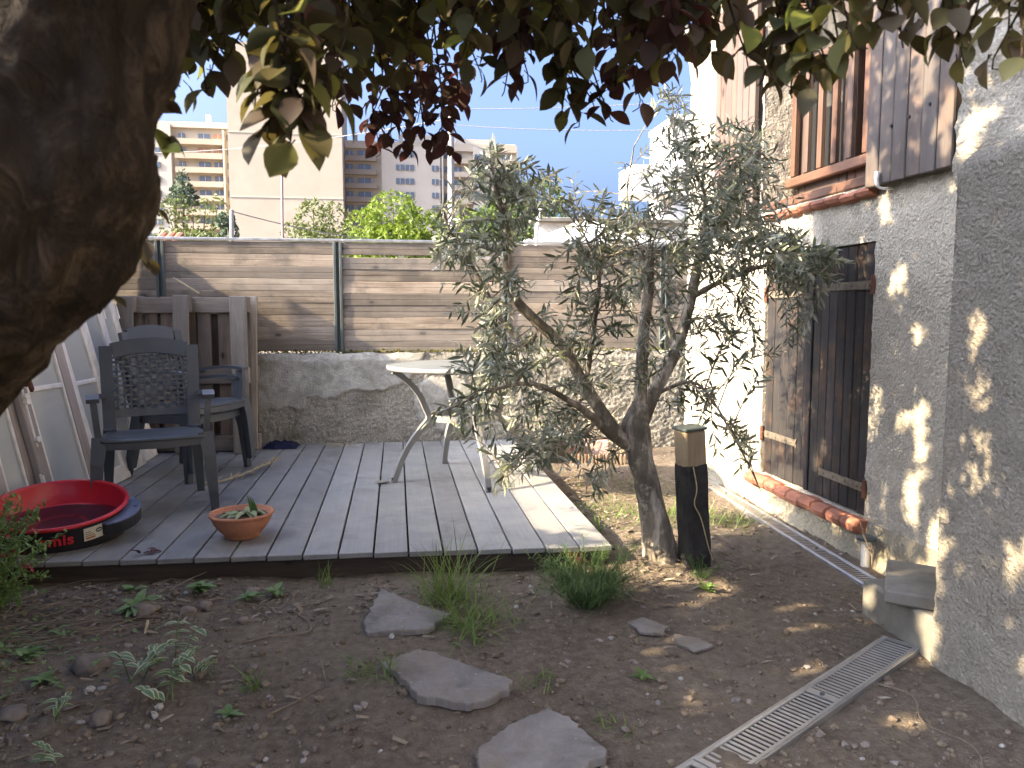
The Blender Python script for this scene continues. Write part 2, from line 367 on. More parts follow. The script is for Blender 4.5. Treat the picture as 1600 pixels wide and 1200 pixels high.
# ------------------------------------------------------------------ ground
def gh(x, y):
    """height of the soil"""
    if not (-3.2 < x < 3.2 and .8 < y < 7.2): return -.03
    h = .016 * noise.noise((x * 1.7, y * 1.7, 3)) + .012 * noise.noise((x * 5, y * 5, 7)) + .006 * noise.noise((x * 17, y * 17, 1)) + .004 * noise.noise((x * 41, y * 41, 5))
    h += .05 * max(0, min(1, (-.55 - x) * 1.3)) * max(0, 1 - abs(y - 2.6) / 1.1) * (1 + .8 * noise.noise((x * 4, y * 4, 9)))
    h += .035 * math.exp(-((x - 1.3) ** 2 + (y - 3.5) ** 2) / .12)
    return h
def build_ground():
    xs = list(np.arange(-2.4, 2.5, .022)); ys = list(np.arange(1.3, 6.5, .022))
    xs = [-900, -200, -60, -20, -8, -4, -3] + xs + [3, 4, 8, 20, 60, 200, 900]; ys = [-300, -60, -20, -6, -2, 0, .8] + ys + [7, 9, 14, 30, 80, 200, 500, 1500]
    vs = [(x, y, gh(x, y)) for y in ys for x in xs]; n = len(xs)
    fs = [(j * n + i, j * n + i + 1, (j + 1) * n + i + 1, (j + 1) * n + i) for j in range(len(ys) - 1) for i in range(n - 1)]
    m = MB(); m.add(vs, fs); tag(m.build('ground', SOIL, smooth=True), 'bare brown garden soil with small stones and wood chips', 'ground', kind='structure')
build_ground()

# ------------------------------------------------------------------ sheets with a rough face
def rough_sheet(o, u, v, nrm, us, vs, amp, freq, holes=(), edge=0):
    """grid in the plane o + u*a + v*b, displaced along nrm; holes = (a0,a1,b0,b1)"""
    o, u, v, nrm = Vector(o), Vector(u), Vector(v), Vector(nrm); m = MB(); ix = {}; pts = []; fs = []
    for j, b in enumerate(vs):
        for i, a in enumerate(us):
            p = o + u * a + v * b
            d = amp * (noise.noise(p * freq) + .5 * noise.noise(p * freq * 2.3)) if amp else 0
            pts.append(p + nrm * d)
    n = len(us)
    for j in range(len(vs) - 1):
        for i in range(n - 1):
            a = (us[i] + us[i + 1]) / 2; b = (vs[j] + vs[j + 1]) / 2
            if any(h[0] < a < h[1] and h[2] < b < h[3] for h in holes): continue
            fs.append((j * n + i, j * n + i + 1, (j + 1) * n + i + 1, (j + 1) * n + i))
    return m.add(pts, fs)
def axis(a, b, step, extra=()):
    L = list(np.arange(a, b, step)) + [b]
    for e in extra:
        L = [q for q in L if abs(q - e) > step * .45] + [e]
    return sorted(L)

# ------------------------------------------------------------------ house
HX = 2.25
house = thing('house', (HX, 4, 0), 'cream roughcast house wall with brown shutters and a buttress on the right', 'house')
DY0, DY1, DZ0, DZ1 = 3.385, 4.475, .19, 1.53        # cellar opening
WY0, WY1, WZ0, WZ1 = 3.40, 4.56, 1.80, 3.22         # window opening
ys_ = axis(.2, 5.78, .03, (DY0, DY1, WY0, WY1)); zs_ = axis(.16, 3.55, .03, (DZ0, DZ1, WZ0, WZ1))
rough_sheet((HX, 0, 0), (0, 1, 0), (0, 0, 1), (-1, 0, 0), ys_, zs_, .007, 26, [(DY0, DY1, DZ0, DZ1), (WY0, WY1, WZ0, WZ1)]).build('wall', ST_WALL, house, smooth=True)
rough_sheet((HX, 5.78, 0), (1, 0, 0), (0, 0, 1), (0, 1, 0), axis(0, 6, .4), axis(-.1, 3.55, .4), .0, 5).build('end_wall', ST_WALL, house)
# plinth: dirtier, bulging render at the foot of the wall
m = MB(); yy = axis(2.2, 5.8, .03); P = []
for i, y in enumerate(yy):
    for (dx, z) in ((.0, .2), (-.012, .185), (-.022, .12), (-.03, .06), (-.055, .0), (-.11, -.05)):
        n1 = noise.noise((y * 9, z * 20, 2)); n2 = noise.noise((y * 33, z * 60, 4))
        P.append((HX - .002 + dx - .012 * n1 - .006 * n2, y, min(z, .186) + (.012 * n1 if z < .15 else 0)))
m.add(P, [(i * 6 + k, i * 6 + k + 1, (i + 1) * 6 + k + 1, (i + 1) * 6 + k) for i in range(len(yy) - 1) for k in range(5)])
m.build('plinth', ST_PLINTH, house, smooth=True)
# reveals
m = MB(); D = .30
def quad(m, a, b, c, d): m.add([a, b, c, d], [(0, 1, 2, 3)])
rough_sheet((HX, WY1, 0), (1, 0, 0), (0, 0, 1), (0, -1, 0), axis(0, D, .02), axis(WZ0, WZ1, .025), .005, 26).build('window_reveal', ST_WALL, house, smooth=True)
quad(m, (HX, WY0, WZ0), (HX + D, WY0, WZ0), (HX + D, WY0, WZ1), (HX, WY0, WZ1)); quad(m, (HX, WY0, WZ1), (HX + D, WY0, WZ1), (HX + D, WY1, WZ1), (HX, WY1, WZ1)); quad(m, (HX, WY0, WZ0), (HX, WY1, WZ0), (HX + D, WY1, WZ0), (HX + D, WY0, WZ0))
d2 = .09
for y in (DY0, DY1): quad(m, (HX, y, DZ0), (HX + d2, y, DZ0), (HX + d2, y, DZ1), (HX, y, DZ1))
for z in (DZ0, DZ1): quad(m, (HX, DY0, z), (HX, DY1, z), (HX + d2, DY1, z), (HX + d2, DY0, z))
m.build('reveal', ST_WALL, house)
m = MB(); quad(m, (HX + d2, DY0, DZ0), (HX + d2, DY1, DZ0), (HX + d2, DY1, DZ1), (HX + d2, DY0, DZ1)); m.build('cellar_dark', DARKIN, house)
# room behind the window
m = MB(); x0, x1 = HX + D + .02, HX + 2.2
quad(m, (x1, 2.6, 1.5), (x1, 5.4, 1.5), (x1, 5.4, 3.4), (x1, 2.6, 3.4)); quad(m, (x0, 5.4, 1.5), (x1, 5.4, 1.5), (x1, 5.4, 3.4), (x0, 5.4, 3.4)); quad(m, (x0, 2.6, 1.5), (x1, 2.6, 1.5), (x1, 2.6, 3.4), (x0, 2.6, 3.4))
quad(m, (x0, 2.6, 1.5), (x1, 2.6, 1.5), (x1, 5.4, 1.5), (x0, 5.4, 1.5)); quad(m, (x0, 2.6, 3.4), (x1, 2.6, 3.4), (x1, 5.4, 3.4), (x0, 5.4, 3.4))
m.build('room', plain('dim_room_wall', (.25, .22, .19), .9), house)
# eave, roof, gutter
m = MB(); m.box((HX + 3, 3.0, 3.57), (6.5, 5.9, .06)); m.build('eave_board', W_FRAME, house)
roof = MB().box((HX + 3, 3.0, 3.66), (6.7, 6.1, .08)).build('roof', ROOFT, house)
m = MB(); m.tube([(HX - .30, .2, 3.555), (HX - .30, 5.86, 3.555)], .055, 12); m.build('gutter', WHITE, house)
m = MB(); m.tube([(HX - .30, 5.8, 3.53), (HX - .22, 5.83, 3.44), (HX - .03, 5.84, 3.34), (HX + .05, 5.85, 3.1), (HX + .12, 5.85, 2.6)], .04, 10); m.build('downpipe', WHITE, house)
# cellar sill tiles
n = 9; L = (1.2) / n
me = MB(); prof = [(.07, -.045), (-.05, -.045), (-.078, -.03), (-.088, -.005), (-.078, .018), (-.05, .03), (.07, .012)]
k = len(prof); secs = []
for y, s_ in ((-L / 2 + .002, .80), (-L / 2 + .008, .95), (0, 1.03), (L / 2 - .012, .97), (L / 2 - .003, .80)): secs += [(.0 + (x - .0) * (s_ if x < 0 else 1), y, .0 + z * s_) for x, z in prof]
me.add(secs, [tuple(range(k)), tuple(range(5 * k - 1, 4 * k - 1, -1))] + [(q * k + i, (q + 1) * k + i, (q + 1) * k + (i + 1) % k, q * k + (i + 1) % k) for q in range(4) for i in range(k)])
tile_mesh = me.mesh('sill_tile', TILE)
for i in range(n):
    link('sill_tile', tile_mesh, house, (.0 + rnd(-.006, .006), 3.335 + L * (i + .5) - 4, .165 + rnd(-.004, .004)), (rnd(-.02, .02), rnd(-.03, .03), rnd(-.015, .015)))
for i in range(8):
    link('sill_tile', tile_mesh, house, (.04 + rnd(-.003, .003), 3.37 + .133 * (i + .5) + .02 - 4, 1.768 + rnd(-.003, .003)), (0, rnd(-.02, .02), rnd(-.02, .02))).scale = (1, 1, .72)
# cellar shutters: two leaves of dark boards with iron straps
def board_leaf(name, lab, x, y0, y1, z0, z1, nb, mat, th=.024, gap=.004, mats=None):
    """a shutter leaf: backing sheet + single boards as sub-parts"""
    bk = MB().box((x + th * .9, (y0 + y1) / 2, (z0 + z1) / 2), (.012, y1 - y0 - .02, z1 - z0 - .02)).build(name, DARKIN, house)
    tag(bk, lab); wdt = (y1 - y0) / nb
    for i in range(nb):
        ch = MB().cbox((0, 0, 0), (th, wdt - gap, z1 - z0 + rnd(-.004, .004)), .004)
        o = link('board', ch.mesh('board', mats[i] if mats else mat), bk, (x + rnd(-.002, .002) - HX, y0 + wdt * (i + .5) - 4, (z0 + z1) / 2))
    return bk
lf1 = board_leaf('cellar_shutter', 'left leaf of the dark cellar shutter', HX + .03, 3.935, 4.47, .2, 1.525, 6, W_DOOR)
lf2 = board_leaf('cellar_shutter', 'right leaf of the dark cellar shutter', HX + .022, 3.392, 3.93, .2, 1.525, 7, W_DOOR)
m = MB(); m.cbox((HX + .012, 3.948, .86), (.02, .035, 1.32), .004); m.build('cover_strip', W_DOOR, lf1)
def strap(leaf, x, ya, yb, z, tail):
    m = MB(); s = 1 if yb > ya else -1
    poly = [(ya, z - .021), (yb, z - .019), (yb + s * .02, z - .03), (yb + s * .008, z), (yb + s * .02, z + .03), (yb, z + .019), (ya, z + .021)]
    vs = [(x, a, b) for a, b in poly] + [(x + .006, a, b) for a, b in poly]; k = len(poly)
    m.add(vs, [tuple(range(k)), tuple(range(2 * k - 1, k - 1, -1))] + [(i, (i + 1) % k, k + (i + 1) % k, k + i) for i in range(k)])
    for t in (.12, .4, .68, .9):
        m.lathe([(.0, -.0), (.007, 0), (.005, .004), (0, .005)], 8); nvv = 32
        m.v[-32:] = [(x - q[2], ya + (yb - ya) * t + q[0], z + q[1]) for q in m.v[-32:]]
    o = m.build('strap', STRAP, leaf)
    p = MB(); p.tube([(x - .004, ya - s * .022, z - .045), (x - .004, ya - s * .022, z + .045)], .014, 10); p.tube([(x - .004, ya - s * .022, z), (x - .004, ya, z)], .012, 8); p.build('hinge_pin', RUST, leaf)
strap(lf1, HX + .012, 4.46, 4.09, .44, 0); strap(lf1, HX + .012, 4.46, 4.07, 1.30, 0)
strap(lf2, HX + .003, 3.41, 3.80, .335, 0); strap(lf2, HX + .003, 3.41, 3.83, 1.325, 0)
# window shutters standing open against the wall
sh1 = board_leaf('window_shutter', 'grey brown window shutter open right of the window', HX - .045, 2.83, 3.405, 1.775, 3.2, 6, W_SHUT, .03, .007)
sh2 = board_leaf('window_shutter', 'red brown window shutter open left of the window', HX - .045, 4.575, 5.17, 1.785, 3.2, 7, W_SHUTR, .03, .007)
m = MB()
for (y, z) in ((3.22, 2.02), (3.10, 2.03), (2.97, 2.05)): m.tube([(HX - .066, y, z), (HX - .058, y, z)], .007, 8)
m.build('nail_head', BLACK, sh1)
m = MB(); m.cbox((HX - .05, 2.822, 2.5), (.03, .012, 1.42), .003); m.build('side_gap_shade', W_DOOR, sh1)  # dark strip standing for the shade in the shutter's side gap
m = MB(); m.tube(smooth_path([(HX, 3.27, 1.755), (HX - .07, 3.27, 1.757), (HX - .085, 3.275, 1.785), (HX - .075, 3.29, 1.83)], 4), [.006] * 6 + [.008] * 4 + [.011] * 3, 8); m.build('shutter_catch', WHITEP, house)
m = MB(); m.tube([(HX - .03, 4.57, 2.86), (HX - .03, 4.57, 2.94)], .014, 8); m.tube([(HX - .03, 4.57, 2.9), (HX - .05, 4.64, 2.9)], .012, 8); m.build('hinge_pin', RUST, house)
# casement window deep in the reveal
wx = HX + .24
win = MB(); 
for (y, z, a, b) in ((WY1 - .03, 2.51, .06, 1.42), (WY0 + .03, 2.51, .06, 1.42)): win.cbox((wx, y, z), (.07, a, b), .005)
win.cbox((wx, (WY0 + WY1) / 2, WZ0 + .03), (.075, WY1 - WY0 - .12, .06), .005); win.cbox((wx, (WY0 + WY1) / 2, WZ1 - .03), (.07, WY1 - WY0 - .12, .06), .005)
win = win.build('window_frame', W_FRAME, house)
for k in range(2):
    y0 = WY0 + .07 + k * .515; y1 = y0 + .505; z0 = WZ0 + .07; z1 = WZ1 - .07; m = MB()
    m.cbox((wx - .012, y0 + .035, (z0 + z1) / 2), (.05, .07, z1 - z0), .006); m.cbox((wx - .012, y1 - .035, (z0 + z1) / 2), (.05, .07, z1 - z0), .006)
    m.cbox((wx - .012, (y0 + y1) / 2, z0 + .06), (.048, y1 - y0 - .14, .12), .006); m.cbox((wx - .012, (y0 + y1) / 2, z1 - .035), (.048, y1 - y0 - .14, .07), .006)
    m.build('casement', W_FRAME, win)
    MB().box((wx - .005, (y0 + y1) / 2, (z0 + z1) / 2 + .02), (.005, y1 - y0 - .12, z1 - z0 - .16)).build('pane', PANEH, win)
m = MB(); pts = axis(WY0 + .05, WY1 - .05, .012); vs = []
for y in pts:
    o = .018 * math.sin(y * 62) + .008 * math.sin(y * 141); vs += [(wx + .09 + o, y, 2.42), (wx + .09 + o * .6, y, 3.2)]
m.add(vs, [(2 * i, 2 * i + 1, 2 * i + 3, 2 * i + 2) for i in range(len(pts) - 1)]); m.build('curtain', CURTAIN, win, smooth=True)
m = MB(); m.cbox((HX + .1, (WY0 + WY1) / 2, 1.83), (.2, WY1 - WY0 - .02, .05), .006); m.build('inner_sill', W_RAIL, house)
# guard rail in front of the window
gr = MB(); gx = HX + .165
gr.cbox((gx, 3.98, 1.98), (.045, 1.145, .055), .006)
gr = gr.build('guard_rail', W_RAIL, house)
MB().cbox((gx, 3.98, 2.635), (.045, 1.145, .06), .006).build('handrail', W_RAIL, gr)
bal = MB().cbox((0, 0, 0), (.03, .045, .59), .005).mesh('baluster', W_FRAME)
for i in range(8): link('baluster', bal, gr, (gx - HX, 4.485 - .147 * i - 4, 2.308))
# buttress with a rounded top, then rubble masonry above it
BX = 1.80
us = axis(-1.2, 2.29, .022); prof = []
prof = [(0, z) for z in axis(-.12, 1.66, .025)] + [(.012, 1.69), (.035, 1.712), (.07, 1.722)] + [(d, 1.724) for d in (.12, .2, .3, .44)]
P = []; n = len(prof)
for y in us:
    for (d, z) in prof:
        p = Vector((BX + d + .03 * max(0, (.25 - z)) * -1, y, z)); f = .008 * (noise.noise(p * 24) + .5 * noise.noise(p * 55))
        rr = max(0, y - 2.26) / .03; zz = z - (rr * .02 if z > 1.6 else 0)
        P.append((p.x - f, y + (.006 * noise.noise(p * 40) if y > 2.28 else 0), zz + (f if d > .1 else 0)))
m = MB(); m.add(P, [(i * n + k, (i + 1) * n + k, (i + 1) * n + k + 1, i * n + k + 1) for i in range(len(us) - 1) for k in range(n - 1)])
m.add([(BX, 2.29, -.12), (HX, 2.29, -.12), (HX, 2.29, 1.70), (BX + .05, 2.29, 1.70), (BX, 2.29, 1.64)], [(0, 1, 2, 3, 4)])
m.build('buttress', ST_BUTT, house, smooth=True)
m = MB(); us = axis(-1.2, 2.72, .03); zz = axis(1.66, 3.5, .03); P = []
for z in zz:
    for y in us:
        p = Vector((2.02, y, z)); c = noise.cell(Vector((y * 4 + .5 * math.floor(z * 6), z * 6, 1)))
        f = .05 * noise.noise(p * 7) + .015 * noise.noise(p * 22) + .012 * noise.noise(p * 50) + .02 * (noise.cell_vector(Vector((y * 5 + .4 * math.floor(z * 8), z * 8, 1)))[0] - .5)
        P.append((2.03 - f + .12 * max(0, (y - 2.6)) / .12, y + .02 * noise.noise(p * 12), z))
m.add(P, [(j * len(us) + i, j * len(us) + i + 1, (j + 1) * len(us) + i + 1, (j + 1) * len(us) + i) for j in range(len(zz) - 1) for i in range(len(us) - 1)])
m.build('rubble_wall', ST_WALL, house, smooth=True)
def rock_mesh(name, mat, sx, sy, sz, seed, sub=2, amp=.22):
    bm = bmesh.new(); bmesh.ops.create_icosphere(bm, subdivisions=sub, radius=1)
    for v in bm.verts:
        d = 1 + amp * noise.noise(v.co * 1.3 + Vector((seed * 7.1, 0, 0))) + amp * .6 * noise.noise(v.co * 2.9 + Vector((0, seed * 3.3, 0)))
        v.co = Vector((v.co.x * sx, v.co.y * sy, v.co.z * sz)) * d
    me = bpy.data.meshes.new(name); bm.to_mesh(me); bm.free(); me.materials.append(mat)
    me.polygons.foreach_set('use_smooth', [sub > 2] * len(me.polygons)); return me
# end face of the masonry seen beside the shutter
# concrete block and slab at the foot of the buttress
blk = MB(); blk.cbox((1.99, 2.49, .025), (.36, .46, .24), .012)
tag(blk.build('concrete_block', CONC), 'large grey concrete block set against the buttress foot under a loose slab', 'block')
slab = MB(); slab.cbox((0, 0, 0), (.27, .36, .052), .008, Euler((R(1.5), R(2), R(-35.6))).to_matrix())
slab.v = [(p[0] + 1.94, p[1] + 2.525, p[2] + .176) for p in slab.v]
tag(slab.build('concrete_slab', CONC), 'loose grey slab lying on top of the concrete block', 'slab')
# small standpipe by the wall
sp = thing('drain_vent', (2.17, 3.24, 0), 'short white pipe with a dark cap by the wall foot', 'pipe')
m = MB(); m.lathe([(.02, -.05), (.02, .13)], 14, (2.17, 3.24, 0)); m.build('pipe', WHITEP, sp, smooth=True)
m = MB(); m.lathe([(.001, .15), (.03, .15), (.046, .142), (.046, .13), (.0, .128)], 14, (2.17, 3.24, 0)); m.build('cap', POSTM, sp)

# ------------------------------------------------------------------ drain channels with slotted grates
def drain(p0, p1, wdt, label, pitch):
    p0 = Vector(p0); p1 = Vector(p1); d = (p1 - p0); L = d.length; d.normalize(); rz = math.atan2(d.y, d.x)
    t = thing('drain_channel', (p0.x, p0.y, .012), label, 'drain', None, rz)
    m = MB(); m.box((L / 2, 0, -.09), (L, wdt, .12)); m.build('channel', DARKIN, t, True)
    m = MB(); ns = max(1, round(L / 1.0)); sl = L / ns
    for s in (-1, 1): m.cbox((L / 2, s * (wdt / 2 + .004), -.0085), (L, .007, .022), .003)
    m.build('channel_edge', GALV, t, True)
    for k in range(ns):
        g = MB(); x0 = k * sl + .003; x1 = (k + 1) * sl - .003
        for s in (-1, 1): g.cbox(((x0 + x1) / 2, s * (wdt / 2 - .006), 0), (x1 - x0, .012, .006), .0015)
        for x in (x0 + .01, x1 - .01): g.box((x, 0, -.0005), (.02, wdt - .024, .0045))
        xm = (x0 + x1) / 2; g.box((xm, 0, -.0005), (.034, wdt - .024, .0045))
        g = g.build('grate', GALV, t, True)
        bar = MB().cbox((0, 0, 0), (pitch * .5, wdt - .022, .0024), .0006).mesh('bar', GALV)
        nb = int((sl - .05) / pitch)
        for i in range(nb):
            x = x0 + .027 + pitch * (i + .5)
            if abs(x - xm) < .02 or x > x1 - .025: continue
            link('bar', bar, g, (x, 0, -.0015))
        MB().tube([(xm, 0, .001), (xm, 0, .006)], .008, 8).build('bolt', POSTM, g, True)
drain((1.79, 2.435, 0), (-.2, 1.16, 0), .118, 'near galvanised drain channel running from the concrete block to the front edge', .0215)
drain((2.045, 2.90, 0), (2.135, 5.25, 0), .088, 'far galvanised drain channel running along the foot of the house', .026)

# ------------------------------------------------------------------ deck
deck = thing('deck', (-.5, 4.9, 0), 'low grey composite terrace deck of long planks', 'deck')
NP = 19; PW = .1575; XR = .985
for i in range(NP):
    x = XR - PW * (i + .5); yf = 3.385 + (XR - x) * .056 + rnd(-.004, .004); yb = 6.42
    m = MB().cbox((0, 0, 0), (PW - .009, yb - yf, .024), .0025).mesh('plank', DECK)
    link('plank', m, deck, (x + .5, (yf + yb) / 2 - 4.9, .098))
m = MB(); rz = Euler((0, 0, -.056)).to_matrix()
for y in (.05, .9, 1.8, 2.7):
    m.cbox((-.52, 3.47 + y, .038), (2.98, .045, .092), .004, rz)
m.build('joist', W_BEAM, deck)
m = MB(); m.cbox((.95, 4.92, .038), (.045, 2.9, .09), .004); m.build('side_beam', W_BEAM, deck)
m = MB()
for i in range(NP + 1):
    x = XR - PW * i; m.box((x, 3.40 + (XR - x) * .056 + .012, .088), (.03, .02, .012))
m.build('clip', BLACK, deck)

# ------------------------------------------------------------------ back wall, fence
bw = thing('garden_wall', (0, 6.5, 0), 'old stained concrete garden wall behind the deck, below the board fence', 'wall')
us = axis(-2.4, 3.3, .0115); vs_ = axis(-.05, .855, .0115); P = []; A = []
def patchf(x, z):   # smooth render left on the upper left part, with a ragged lower edge
    e = .49 + .16 * max(0, (x + .5)) + .05 * noise.noise((x * 4, 3, 1)) + .03 * noise.noise((x * 13, 7, 1)) - (.1 if x < -.75 else 0)
    e += .0 if x < .05 else 1.2 * (x - .05)
    k = (z - e) / .012
    k2 = (.24 - math.hypot((x - .42) * .8, z - .42) + .05 * noise.noise((x * 9, z * 9, 4))) / .02
    return max(0, min(1, max(k, k2 if x > .15 else 0)))
for z in vs_:
    for x in us:
        p = Vector((x, 0, z)); f = patchf(x, z); top = max(0, z - .8)
        r = .008 * noise.noise(p * 40) + .006 * noise.noise(p * 75) + .006 * noise.noise(p * 9)
        s = .002 * noise.noise(p * 20) + .006 * noise.noise(p * 5) + .012
        P.append((x, 6.45 - (f * s + (1 - f) * r) + top * .3 * (1 + noise.noise(p * 7)), z + .018 * noise.noise((x * 6, z, 3)) * (z > .8))); A.append(f)
n = len(us); m = MB(); m.add(P, [(j * n + i, j * n + i + 1, (j + 1) * n + i + 1, (j + 1) * n + i) for j in range(len(vs_) - 1) for i in range(n - 1)])
o = m.build('render_face', ST_OLD, bw, smooth=True); at = o.data.attributes.new('patch', 'FLOAT', 'POINT'); at.data.foreach_set('value', A)
MB().box((.45, 6.56, .40), (5.7, .14, .90)).build('wall_core', ST_OLD, bw)
m = MB()
for k in range(2600):
    x = rnd(-2.3, 2.6); dens = .5 + .5 * noise.noise((x * 3, 1, 1)) + (.2 if x < .4 else .35)
    if random.random() > dens: continue
    c = Vector((x, rnd(6.46, 6.54), .86 + rnd(-.012, .008))); r = rnd(.006, .016)
    q = [c + rv() * r + Vector((0, 0, r * .6)) for _ in range(4)]; m.add(q, [(0, 1, 2), (0, 2, 3), (1, 2, 3)])
tag(m.build('moss', MOSS, bw), kind='stuff')
fence = thing('board_fence', (0, 6.52, .86), 'weathered horizontal board fence with metal posts on the back wall', 'fence')
PXs = [-1.85, -.47, .925, 2.32, 3.4]
def hpost(x):
    m = MB(); m.cbox((x - .024, 6.52, 1.31), (.022, .05, .90), .003); m.cbox((x + .024, 6.52, 1.31), (.022, .05, .90), .003); m.box((x, 6.528, 1.31), (.028, .02, .9))
    m.build('post', POSTM, fence)
for x in PXs: hpost(x)
def grooved_board(L, h, th, mat, axis_='x'):
    g = .0035; prof = [(-th / 2, -h / 2 + g), (-th / 2 + g, -h / 2), (th / 2, -h / 2), (th / 2, h / 2), (-th / 2 + g, h / 2), (-th / 2, h / 2 - g), (-th / 2, .003), (-th / 2 + g, 0), (-th / 2, -.003)]
    k = len(prof); nx = 7; m = MB(); ph = rnd(0, 9); vs = []
    for i in range(nx):
        x = -L / 2 + L * i / (nx - 1); b = .0025 * noise.noise((x * 2 + ph, 0, 0)); c = .004 * noise.noise((x * 1.5, ph, 0))
        vs += [((x, y + c, z + b) if axis_ == 'x' else (-(y + c), x, z + b)) for y, z in prof]
    fs = [(i * k + j, i * k + (j + 1) % k, (i + 1) * k + (j + 1) % k, (i + 1) * k + j) for i in range(nx - 1) for j in range(k)] + [tuple(range(k - 1, -1, -1)), tuple(range((nx - 1) * k, nx * k))]
    return m.add(vs, fs).mesh('board', mat)
NB = 9; BH = .0985
spans = [(-2.36, PXs[0])] + list(zip(PXs, PXs[1:]))
for bi, (xa, xb) in enumerate(spans):
    for i in range(NB):
        z = .872 + BH * (i + .5) - (.0 if not (bi == 2 and i < NB - 1) else .022 * (1))
        if z < .86: z = .862 + BH / 2
        hgt = BH - .0002
        o = link('board', grooved_board(xb - xa - .036, hgt, .024, W_FENCE), fence, ((xa + xb) / 2, rnd(-.003, .003), z - .86))
m = MB(); m.cbox((.5, 6.52, 1.775), (5.76, .045, .022), .003); m.build('top_rail', GALV, fence)

# left: low brick-coped wall with a board fence on it
lw = thing('low_wall', (-2.3, 4.2, 0), 'low brick wall with terracotta coping along the left side', 'wall')
rough_sheet((-2.2, 0, 0), (0, 1, 0), (0, 0, 1), (1, 0, 0), axis(-3, 6.44, .05), axis(-.1, .315, .05), .008, 9).build('wall_body', plain('ochre_wall_render', (.28, .2, .11), .95, .1, 0, .3, 9, .6), lw)
for i in range(26):
    y = 6.30 - .253 * i
    if y < -.3: break
    m = MB().cbox((0, 0, 0), (.30, .247, .055), .006).mesh('brick', BRICKRED); link('brick', m, lw, (.02 + rnd(-.006, .006), y - 4.2, .345 + rnd(-.004, .004)), (rnd(-.01, .01), rnd(-.01, .01), rnd(-.012, .012)))
sf = thing('side_fence', (-2.35, 4.2, .37), 'dark weathered board fence on the low wall along the left side', 'fence')
spost = [6.42, 5.45, 4.28, 2.9, 1.5, .1, -1.4, -2.9]
for y in spost:
    h = 1.56 if y > 4.9 else 1.56
    MB().cbox((-2.335, y, .372 + 1.56 / 2), (.06, .075, 1.56), .005).build('post', POSTM, sf)
for ya, yb in zip(spost, spost[1:]):
    N_ = 12; hh = 1.555 / N_
    for i in range(N_): link('board', grooved_board(ya - yb - .08, hh - .004, .024, W_SIDE, 'y'), sf, (0, (ya + yb) / 2 - 4.2, hh * (i + .5)))
    if yb > 5: 
        for i in range(2): link('board', grooved_board(.64, hh - .004, .024, W_SIDE, 'y'), sf, (.0, 5.965 - 4.2, 1.56 + hh * (i + .5)))  # taller boards added out of sight to cast the stepped shadow on the back fence
    
# ------------------------------------------------------------------ behind the fence: neighbours
nb = thing('boundary_wall', (5, 12, 0), 'pale beige rendered wall behind the fence beside the house', 'wall')
rough_sheet((2.15, 12, 0), (1, 0, 0), (0, 0, 1), (0, -1, 0), axis(0, 9, .08), axis(-.1, 2.58, .08), .012, 3).build('wall_face', stucco('pale_wall_paint', (.62, .57, .48), 12, .5, .02, (.3, .27, .22), .5), nb, smooth=True)
MB().cbox((6.6, 12.06, 2.62), (9.0, .3, .07), .01).build('coping', CONC, nb)
wh = thing('neighbour_house', (7, 15.5, 0), 'white flat roofed neighbouring house just beyond the beige wall', 'house')
m = MB(); m.box((9.85, 15.25, 2.4), (9, 1.5, 4.9)); m.build('wall', ST_WHITE, wh)
m = MB(); m.box((5.0, 14.75, 3.68), (1.1, .9, .55)); m.build('balcony', ST_WHITE, wh)
m = MB(); m.box((9.85, 15.25, 4.9), (9.06, 1.56, .1)); m.build('roof_edge', ST_WHITE, wh)
gz = thing('garden_canopy', (2.45, 9.2, 0), 'white peaked garden canopy showing above the fence', 'canopy')
c = Vector((2.25, 9.2, 2.30)); m = MB(); B = [(1.42, 8.4), (3.1, 8.4), (3.1, 10.0), (1.62, 10.0)]; vs = []; N = 8
for lv in range(N + 1):
    t = lv / N; z = 1.98 + .34 * t ** 1.25
    for (x, y) in B: vs.append((x + (c.x - x) * t, y + (c.y - y) * t, z))
m.add(vs, [(l * 4 + k, l * 4 + (k + 1) % 4, l * 4 + 4 + (k + 1) % 4, l * 4 + 4 + k) for l in range(N) for k in range(4)])
m.build('roof_cloth', WHITE, gz)
m = MB()
for k in range(4):
    a, b = B[k], B[(k + 1) % 4]; m.add([(a[0], a[1], 1.86), (b[0], b[1], 1.86), (b[0], b[1], 1.98), (a[0], a[1], 1.98)], [(0, 1, 2, 3)])
m.build('valance', plain('grey_white_cloth', (.5, .52, .5), .8), gz)
for (x, y) in B: MB().tube([(x, y, -.03), (x, y, 1.97)], .03, 8).build('pole', WHITE, gz)
m = MB(); m.tube([(1.454,7.987,2.023), (1.504,8.003,2.268)], .018, 8); m.v = m.v
tag(m.build('white_stick', WHITE), 'white stake leaning up above the fence behind the olive tree', 'stake')
m = MB(); m.tube([(1.50, 8.0, 0), (1.454,7.986,2.009)], .016, 8); o = m.build('lower_end', WHITE, bpy.data.objects['white_stick'])

